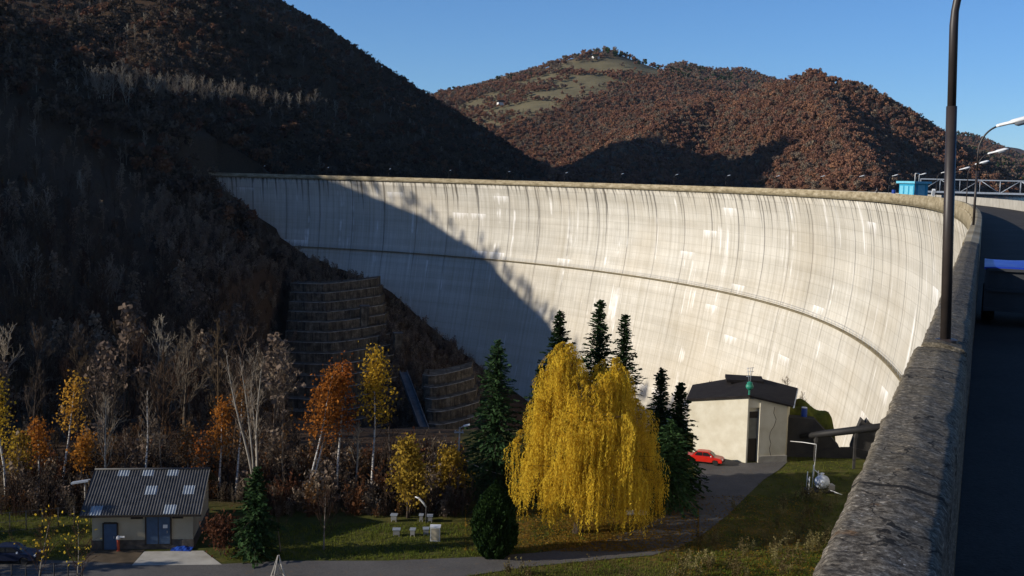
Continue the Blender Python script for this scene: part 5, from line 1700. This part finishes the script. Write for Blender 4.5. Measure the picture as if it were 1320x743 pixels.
def scatter(name, pts, sc, protos, kind='stuff'):
    """ONE object: a mass of plants nobody could count, placed by geometry nodes"""
    n = len(pts)
    me = bpy.data.meshes.new(name); me.from_pydata([tuple(p) for p in pts], [], [])
    rg = np.random.default_rng(n)
    for nm, typ, arr in (('sc', 'FLOAT', sc), ('idx', 'INT', rg.integers(0, len(protos), n))):
        a = me.attributes.new(nm, typ, 'POINT'); a.data.foreach_set('value', np.asarray(arr, np.float32 if typ == 'FLOAT' else np.int32))
    a = me.attributes.new('rot', 'FLOAT_VECTOR', 'POINT')
    rv = np.stack([rg.normal(0, .05, n), rg.normal(0, .05, n), rg.uniform(0, 6.283, n)], 1).astype(np.float32); a.data.foreach_set('vector', rv.ravel())
    o = bpy.data.objects.new(name, me); COL.objects.link(o); tag(o, kind=kind)
    ng = bpy.data.node_groups.new(name, 'GeometryNodeTree')
    ng.interface.new_socket('Geometry', in_out='INPUT', socket_type='NodeSocketGeometry'); ng.interface.new_socket('Geometry', in_out='OUTPUT', socket_type='NodeSocketGeometry')
    N = ng.nodes.new; gi, go, iop, jn = N('NodeGroupInput'), N('NodeGroupOutput'), N('GeometryNodeInstanceOnPoints'), N('GeometryNodeJoinGeometry')
    for p in protos:
        oi = N('GeometryNodeObjectInfo'); oi.inputs['Object'].default_value = p; oi.inputs['As Instance'].default_value = True
        ng.links.new(oi.outputs['Geometry'], jn.inputs[0])
    at_ = {}
    for nm, typ in (('sc', 'FLOAT'), ('idx', 'INT'), ('rot', 'FLOAT_VECTOR')):
        d = N('GeometryNodeInputNamedAttribute'); d.data_type = typ; d.inputs['Name'].default_value = nm
        at_[nm] = next(q for q in d.outputs if q.enabled and q.name == 'Attribute')
    ng.links.new(gi.outputs[0], iop.inputs['Points']); ng.links.new(jn.outputs[0], iop.inputs['Instance']); iop.inputs['Pick Instance'].default_value = True
    ng.links.new(at_['idx'], iop.inputs['Instance Index']); ng.links.new(at_['rot'], iop.inputs['Rotation']); ng.links.new(at_['sc'], iop.inputs['Scale'])
    ng.links.new(iop.outputs[0], go.inputs[0])
    md = o.modifiers.new('scatter', 'NODES'); md.node_group = ng
    return o


# where the camera's side of each slope is, from the height field itself
ANG = np.radians(np.arange(-31, 31.01, .2)); RAD = np.exp(np.arange(math.log(60), math.log(7000), .012))
_A, _Q = np.meshgrid(ANG, RAD)
_Z = terrain(_Q * np.sin(_A), _Q * np.cos(_A))
_HOR = np.maximum.accumulate(_Z / _Q, 0)


def shows(x, y, z, h):
    Q = np.hypot(x, y); A = np.arctan2(x, y)
    i = np.clip(((A - ANG[0]) / (ANG[1] - ANG[0])).round().astype(int), 0, len(ANG) - 1)
    j = np.clip(((np.log(Q) - math.log(60)) / .012).astype(int) - 1, 0, len(RAD) - 1)
    return (z + h) / Q > _HOR[j, i] - .006


def sample(y0, y1, spacing, seed, pxa=-70, pxb=1390):
    """jittered points of the ground in view between two distances"""
    rg = np.random.default_rng(seed)
    ta, tb = (pxa - 660) / F, (pxb - 660) / F
    X0, X1 = min(ta * y1, ta * y0), max(tb * y1, tb * y0)
    gx, gy = np.meshgrid(np.arange(X0, X1, spacing), np.arange(y0, y1, spacing))
    x = gx.ravel() + rg.uniform(-.48, .48, gx.size) * spacing; y = gy.ravel() + rg.uniform(-.48, .48, gy.size) * spacing
    k = (x > ta * y) & (x < tb * y)
    x, y = x[k], y[k]
    z = terrain(x, y)
    k = shows(x, y, z, 14)
    return x[k], y[k], z[k]


def allowed(x, y, z, h):
    """keep the dam, the terraces and the built floor clear"""
    s, off = crest_coords(x, y)
    ok = ~((off > -16) & (off < 16) & (s > -60) & (s < S_END + 2))
    ok &= ~((off < 0) & (z < -4))                              # water
    px, py = project(np.stack([x, y, z + h], 1))
    pxb_, pyb_ = project(np.stack([x, y, z], 1))
    front = (y < 420) & (off > -5)
    lim = np.interp(px, [296, 312, 345, 378, 379, 600, 620, 660], [215, 238, 310, 365, 640, 640, 560, 560])
    ok &= ~(front & (px > 300) & (py < lim))
    ok &= ~((np.abs(z - FZ) < 1.0) & (y < 116))
    ok &= ~((np.abs(z - FZ) < 1.5) & (px > 500))
    ok &= ~((y < 240) & (px > 560) & (off > 0))
    return ok


P_bare = [proto('bare', s) for s in (1, 2, 3, 4)]; P_brown = [proto('brown', s) for s in (5, 6)]; P_pale = [proto('pale', s) for s in (7, 9)]; P_sp = [proto('sparse', s) for s in (10, 11)]
x, y, z = sample(112, 360, 5.2, 1, -60, 680)
h = RNG.uniform(8, 14.5, len(x)) * np.where((x < -66) & (y > 262) & (y < 385), .55, 1); k = allowed(x, y, z, h); x, y, z, h = x[k], y[k], z[k], h[k]
o_ = np.argsort(y); x, y, z, h = x[o_], y[o_], z[o_], h[o_]
print('near wood', len(x))
NI = 280
for i in range(min(NI, len(x))):
    u = RNG.uniform()
    me = (P_bare[RNG.integers(4)] if u < .50 else P_brown[RNG.integers(2)] if u < .72 else P_pale[RNG.integers(2)] if u < .84 else P_sp[RNG.integers(2)])
    o = bpy.data.objects.new('bare_tree', me); COL.objects.link(o)
    o.location = (x[i], y[i], z[i] - .1); o.rotation_euler = (RNG.normal(0, .05), RNG.normal(0, .05), RNG.uniform(0, 6.28)); q = h[i] / 11; o.scale = (q, q, q)
    tag(o, 'bare grey brown tree in the dense wood covering the dark left slope', 'tree', 'bare trees of the wood on the left slope')
mk = lambda me: bpy.data.objects.new(me.name + '_source', me)
if len(x) > NI:
    scatter('bare_woodland', np.stack([x[NI:], y[NI:], z[NI:] - .1], 1), h[NI:] / 11, [mk(m_) for m_ in P_bare + P_brown + P_sp + P_pale[:1]])
# unseen trees added on the ridge left of view to roughen the dam's shadow
xr = RNG.uniform(-250, -165, 900); yr = RNG.uniform(120, 400, 900); zr = terrain(xr, yr); kr = (xr / yr < -.52) & (zr > -15)
scatter('ridge_shadow_trees', np.stack([xr[kr], yr[kr], zr[kr] - .3], 1), RNG.uniform(.4, .75, kr.sum()), [mk(m_) for m_ in P_bare + P_sp])
# undergrowth of the wood and of the floor behind the birches
xu, yu, zu = sample(112, 300, 2.6, 5, -60, 640)
ku = allowed(xu, yu, zu, 2.5); xu, yu, zu = xu[ku], yu[ku], zu[ku]
xf, yf = [], []
for i in range(1500):
    p = at(RNG.uniform(-5, 600), RNG.uniform(596, 667))
    if abs(p[0] + 29.5) < 6.8 and 84 < p[1] < 101: continue
    xf.append(p[0]); yf.append(p[1])
xu = np.concatenate([xu, xf]); yu = np.concatenate([yu, yf]); zu = np.concatenate([zu, np.full(len(xf), FZ)])


def shrub(seed, mat, leaf=0):
    rg = np.random.default_rng(seed)
    sk = skeleton(rg, 2.4, .03, cb=.08, nb=11, k=.5, ang=(.3, 1.0), up=.3, sub=4, subsub=2, wob=.15, stems=3, tw=.013)
    mb = wood(sk)
    if leaf:
        lv = leaves_on(rg, sk, leaf, .08, zmin=0, spread=.15); mb.add(np.vstack(lv.v), lv.f)
    return bpy.data.objects.new('shrub_source', mb.mesh('shrub', M[mat]))


scatter('undergrowth', np.stack([xu, yu, zu - .05], 1), RNG.uniform(.45, 1.25, len(xu)) * np.where(np.arange(len(xu)) % 5 == 0, 1.7, 1), [shrub(1, 'twig'), shrub(2, 'twig_brown'), shrub(3, 'twig_brown'), shrub(5, 'twig'), shrub(6, 'twig'), shrub(3, 'brown_crown', 120), shrub(4, 'russet_leaf', 90)])

# brush on the cut slopes round the terraces and along the foot of the dam
xb, yb, zb = sample(205, 440, 2.0, 8, 200, 640)
s_, off_ = crest_coords(xb, yb)
tin = lambda a: (xb > -72 + a) & (xb < -41 + (345 - yb) * .16) & (yb > 266) & (yb < 350)
print('brush', len(xb))
kb = (off_ > 9) & ~tin(2) & ~((xb > -30) & (xb < -3) & (yb > 240) & (yb < 289))
xt, yt, zt_ = [], [], []
for o_t in [q for q in bpy.data.objects if q.name.startswith('terrace_step')]:
    vv = [(o_t.parent.location + v_.co) for v_ in o_t.data.vertices]
    for _ in range(5):
        k_ = RNG.integers(0, 5); u_ = RNG.uniform(); a_ = vv[k_ * 5 + 2].lerp(vv[k_ * 5 + 7], u_); xt.append(a_.x); yt.append(a_.y + RNG.uniform(.4, 2.5)); zt_.append(a_.z)
scatter('terrace_brush', np.stack([xt, yt, zt_], 1), RNG.uniform(.35, 1.0, len(xt)), [shrub(14, 'twig'), shrub(15, 'twig_brown')])
scatter('slope_brush', np.stack([xb[kb], yb[kb], zb[kb] - .1], 1), RNG.uniform(.8, 2.0, kb.sum()), [shrub(11, 'twig'), shrub(12, 'twig_brown'), shrub(13, 'brown_crown', 260), shrub(16, 'brown_crown', 200)])

FAR_RUST = [far_crown('rust_crown', M['rust'], 30 + i) for i in range(4)]
FAR_BROWN = [far_crown('brown_crown', M['brown_crown'], 40 + i, n=190, wide=.38, q=.055, cb=.18) for i in range(4)]
FAR_TWIG = [bpy.data.objects.new('grey_tree', m_) for m_ in P_bare[:2] + P_pale[:1]]
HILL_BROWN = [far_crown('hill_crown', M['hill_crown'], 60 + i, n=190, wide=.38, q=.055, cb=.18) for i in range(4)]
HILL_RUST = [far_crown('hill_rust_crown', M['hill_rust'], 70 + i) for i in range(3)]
FAR_PINE = [far_crown('pine_crown', M['spruce'], 50 + i, wide=.2) for i in range(2)]
# left hill
x, y, z = sample(360, 1150, 4.9, 2, -70, 700)
h = RNG.uniform(6, 9.5, len(x)) * np.interp(y, [360, 600, 800], [1, .85, .7]); k = allowed(x, y, z, h); x, y, z, h = x[k], y[k], z[k], h[k]
u = RNG.uniform(0, 1, len(x)) + .25 * fbm(x, y, 90, 2, 40)
P3 = np.stack([x, y, z - .2], 1)
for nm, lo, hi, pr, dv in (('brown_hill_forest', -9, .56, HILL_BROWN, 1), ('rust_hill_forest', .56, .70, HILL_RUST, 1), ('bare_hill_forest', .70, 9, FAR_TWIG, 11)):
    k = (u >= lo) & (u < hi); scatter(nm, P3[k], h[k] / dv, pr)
print('left hill', len(x))
# pale sunlit trees along the shoulder of the left hill
n_p = 0
for px in np.concatenate([np.linspace(118, 300, 26), np.linspace(305, 430, 12)]):
    px = px + RNG.uniform(-4, 4)
    p = hit(px, np.interp(px, [118, 300, 430], [135, 142, 156]) + RNG.uniform(-4, 6))
    o = bpy.data.objects.new('pale_tree', P_pale[RNG.integers(2)]); COL.objects.link(o); o.location = tuple(p); q = RNG.uniform(1.0, 1.45); o.scale = (q, q, q); o.rotation_euler = (0, 0, RNG.uniform(0, 6))
    tag(o, 'pale bare tree in the sunlit row along the shoulder of the left hill', 'tree', 'pale trees along the hill shoulder')
# far mountains
x, y, z = sample(560, 2000, 6.2, 3, 520, 1390)
px, py = project(np.stack([x, y, z], 1)); k = RNG.uniform(0, 1, len(x)) > meadow_share(px, py, y) * np.where(fbm(x, y * 3, 120, 3, 21) > .12, .35, .96); x, y, z = x[k], y[k], z[k]
s_, off = crest_coords(x, y)
k = (z > -6) & ~((y < 1150) & (x < 20)); x, y, z = x[k], y[k], z[k]
h = RNG.uniform(5.5, 10, len(x)); u = RNG.uniform(0, 1, len(x)) + .45 * fbm(x, y, 150, 3, 50); P3 = np.stack([x, y, z - .3], 1)
for nm, lo, hi, pr, dv in (('rust_mountain_forest', -9, .66, FAR_RUST, 1), ('brown_mountain_forest', .66, .88, FAR_BROWN, 1), ('bare_mountain_forest', .88, 9, FAR_TWIG, 11)):
    k = (u >= lo) & (u < hi); scatter(nm, P3[k], h[k] / dv, pr)
print('rust mountain', len(x))
x, y, z = sample(2000, 3700, 11, 4, 480, 1390)
px, py = project(np.stack([x, y, z], 1))
clear = meadow_share(px, py, y); rows = fbm(x, y * 3, 120, 3, 21)
k = ~((RNG.uniform(0, 1, len(x)) < clear * np.where(rows > .12, .35, .96))); x, y, z = x[k], y[k], z[k]
h = RNG.uniform(7.5, 12, len(x)); u = RNG.uniform(0, 1, len(x)) + .45 * fbm(x, y, 220, 3, 51); P3 = np.stack([x, y, z - .3], 1)
for nm, lo, hi, pr in (('rust_ridge_forest', -9, .45, FAR_RUST), ('brown_ridge_forest', .45, .92, FAR_BROWN), ('pine_ridge_forest', .92, 9, FAR_PINE)):
    k = (u >= lo) & (u < hi); scatter(nm, P3[k], h[k], pr)
print('green mountain', len(x))
# two farmhouses up on the meadow
for px, py, lab in ((646, 136, 'tiny white farmhouse low on the far green slope'), (768, 76, 'tiny farmhouse just under the far round summit')):
    p = hit(px, py, 1500, 2800)
    r = empty('farmhouse', p, .4, lab, 'house')
    MB().box((0, 0, 2), (12, 8, 5)).build('wall', M['white'], r)
    MB().add([(-6.6, -4.6, 4.4), (6.6, -4.6, 4.4), (6.6, 4.6, 4.4), (-6.6, 4.6, 4.4), (-6.6, 0, 8), (6.6, 0, 8)], [(0, 1, 5, 4), (2, 3, 4, 5), (1, 2, 5), (3, 0, 4), (0, 3, 2, 1)]).build('roof', M['roof_dark'], r)

# ------------------------------------------------------------------ grass and weeds of the valley floor
from mathutils.geometry import intersect_point_tri_2d
ROADXY = np.array([at(a, b)[:2] for a, b in ROADPX])


def inside(px_, py_, poly):
    r = np.zeros(len(px_), bool); n = len(poly); j = n - 1
    for i in range(n):
        xi, yi = poly[i]; xj, yj = poly[j]
        r ^= ((yi > py_) != (yj > py_)) & (px_ < (xj - xi) * (py_ - yi) / (yj - yi + 1e-12) + xi)
        j = i
    return r


def tufts(name, n, pixbox, mat, hmin, hmax, w_, seed, per=4, patch=0.0):
    rg = np.random.default_rng(seed); P = []
    for (a, b, c_, d), k in pixbox:
        q = np.array([at(rg.uniform(a, b), rg.uniform(c_, d)) for _ in range(int(n * k))]); P.append(q)
    P = np.vstack(P)
    P = P[~inside(P[:, 0], P[:, 1], ROADXY)]
    P = P[~((np.abs(P[:, 0] + 29.6) < 5.2) & (P[:, 1] > 82.5) & (P[:, 1] < 99))]
    if patch: P = P[fbm(P[:, 0], P[:, 1], 5, 2, seed) > patch]
    P = np.repeat(P, per, 0) + np.concatenate([rg.normal(0, .12, (len(P) * per, 2)), np.zeros((len(P) * per, 1))], 1)
    n = len(P); hh = rg.uniform(hmin, hmax, (n, 1))
    up = np.concatenate([rg.normal(0, .28, (n, 2)), np.ones((n, 1))], 1); up /= np.linalg.norm(up, axis=1)[:, None]
    w = np.cross(up, rg.normal(0, 1, (n, 3))); w /= np.linalg.norm(w, axis=1)[:, None]
    P[:, 2] = FZ
    V = np.stack([P - w * w_, P + w * w_, P + up * hh], 1).reshape(-1, 3)
    mb = MB(); mb.add(V, np.arange(len(V)).reshape(-1, 3))
    return tag(mb.build(name, M[mat]), kind='stuff')


tufts('lawn_grass', 9000, [((290, 640, 675, 722), .34), ((-20, 118, 652, 720), .14), ((640, 860, 655, 712), .10), ((880, 1100, 585, 745), .30), ((600, 1060, 712, 750), .30)], 'grass', .08, .26, .03, 1)
tufts('dry_grass', 1500, [((600, 1060, 706, 748), .55), ((880, 1090, 600, 745), .35), ((-20, 118, 670, 720), .2)], 'weed', .12, .38, .02, 2, 5, .02)
# fallen leaves lying under the willow and the trees
rg = np.random.default_rng(77); P = []
for _ in range(9000):
    p = at(np.clip(rg.normal(775, 75), 600, 900), rg.uniform(655, 712)); P.append(p)
for _ in range(3500):
    P.append(at(rg.uniform(860, 1060), rg.uniform(640, 745)))
P = np.array(P); P[:, 2] = FZ + .07 + rg.uniform(0, .03, len(P))
a = rg.normal(0, 1, P.shape) * [1, 1, .25]; a /= np.linalg.norm(a, axis=1)[:, None]; b = np.cross(a, rg.normal(0, .3, P.shape) + [0, 0, 1]); b /= np.linalg.norm(b, axis=1)[:, None]
tag(MB().cards(P, a * .07, b * .045).build('fallen_leaves', M['ochre_leaf']), kind='stuff')


def weed_clump(seed):
    rg = np.random.default_rng(seed); mb = MB(); P = []
    for i in range(9):
        a = rg.uniform(0, 6.28); l = rg.uniform(.6, 1.5); p = limb(rg, (rg.normal(0, .15), rg.normal(0, .15), 0), np.array([.25 * math.cos(a), .25 * math.sin(a), 1]), l, 4, .10, .1)
        mb.tube(p, [.014, .012, .01, .008, .006], 3, cap=False)
        for k in range(14): P.append(p[rg.integers(2, 5)] + rg.normal(0, .07, 3))
    P = np.array(P); n = len(P); a = rg.normal(0, 1, (n, 3)); a /= np.linalg.norm(a, axis=1)[:, None]; b = np.cross(a, rg.normal(0, 1, (n, 3))); b /= np.linalg.norm(b, axis=1)[:, None]
    mb.cards(P, a * .05, b * .035)
    return bpy.data.objects.new('weed_source', mb.mesh('weed', M['weed']))


P = []
for (a, b, c_, d, n) in ((850, 1010, 700, 748, 34), (1000, 1080, 640, 740, 40), (620, 830, 738, 750, 5), (860, 960, 655, 700, 12)):
    P += [at(RNG.uniform(a, b), RNG.uniform(c_, d)) for _ in range(n)]
P = np.array(P); P = P[~inside(P[:, 0], P[:, 1], ROADXY)]
scatter('tall_dry_weeds', P, RNG.uniform(.5, 1.3, len(P)), [weed_clump(i) for i in range(4)])

# the air of the valley
hz = NT('valley_air'); pv = hz.n('ShaderNodeVolumePrincipled')
pv.inputs['Color'].default_value = (.62, .78, 1.0, 1); pv.inputs['Density'].default_value = 1.7e-5; pv.inputs['Anisotropy'].default_value = .2
hz.l(pv.outputs[0], hz.out.inputs['Volume'])
tag(MB().box((0, 3000, 375), (9000, 14000, 1150)).build('haze', hz.m), kind='stuff')

# ------------------------------------------------------------------ daylight
SUN_EL = R(20.0)
SX, SY = -.966, -.259
W = bpy.data.worlds.new('World'); S.world = W; W.use_nodes = True
nt = W.node_tree; bg = nt.nodes['Background']
sk = nt.nodes.new('ShaderNodeTexSky'); sk.sky_type = 'NISHITA'; sk.sun_disc = False
sk.sun_elevation = SUN_EL; sk.sun_rotation = math.atan2(SX, SY); sk.altitude = 1200; sk.air_density = 1.0; sk.dust_density = 0.0; sk.ozone_density = 8.0
nt.links.new(sk.outputs[0], bg.inputs['Color']); bg.inputs['Strength'].default_value = .112
sun = bpy.data.lights.new('sun', 'SUN'); sun.energy = 5.0; sun.angle = R(.53); sun.color = (1.0, .915, .79)
so = bpy.data.objects.new('sun', sun); COL.objects.link(so)
dv = Vector((SX * math.cos(SUN_EL), SY * math.cos(SUN_EL), math.sin(SUN_EL)))
so.rotation_euler = dv.to_track_quat('Z', 'Y').to_euler(); so.location = dv * 50
V_ = S.view_settings
V_.view_transform = 'Standard'; V_.look = 'None'; V_.exposure = 0.24; V_.gamma = 1.0; V_.use_curve_mapping = False
S.cycles.max_bounces = 6; S.cycles.transparent_max_bounces = 6; S.cycles.diffuse_bounces = 3
S.cycles.use_denoising = True
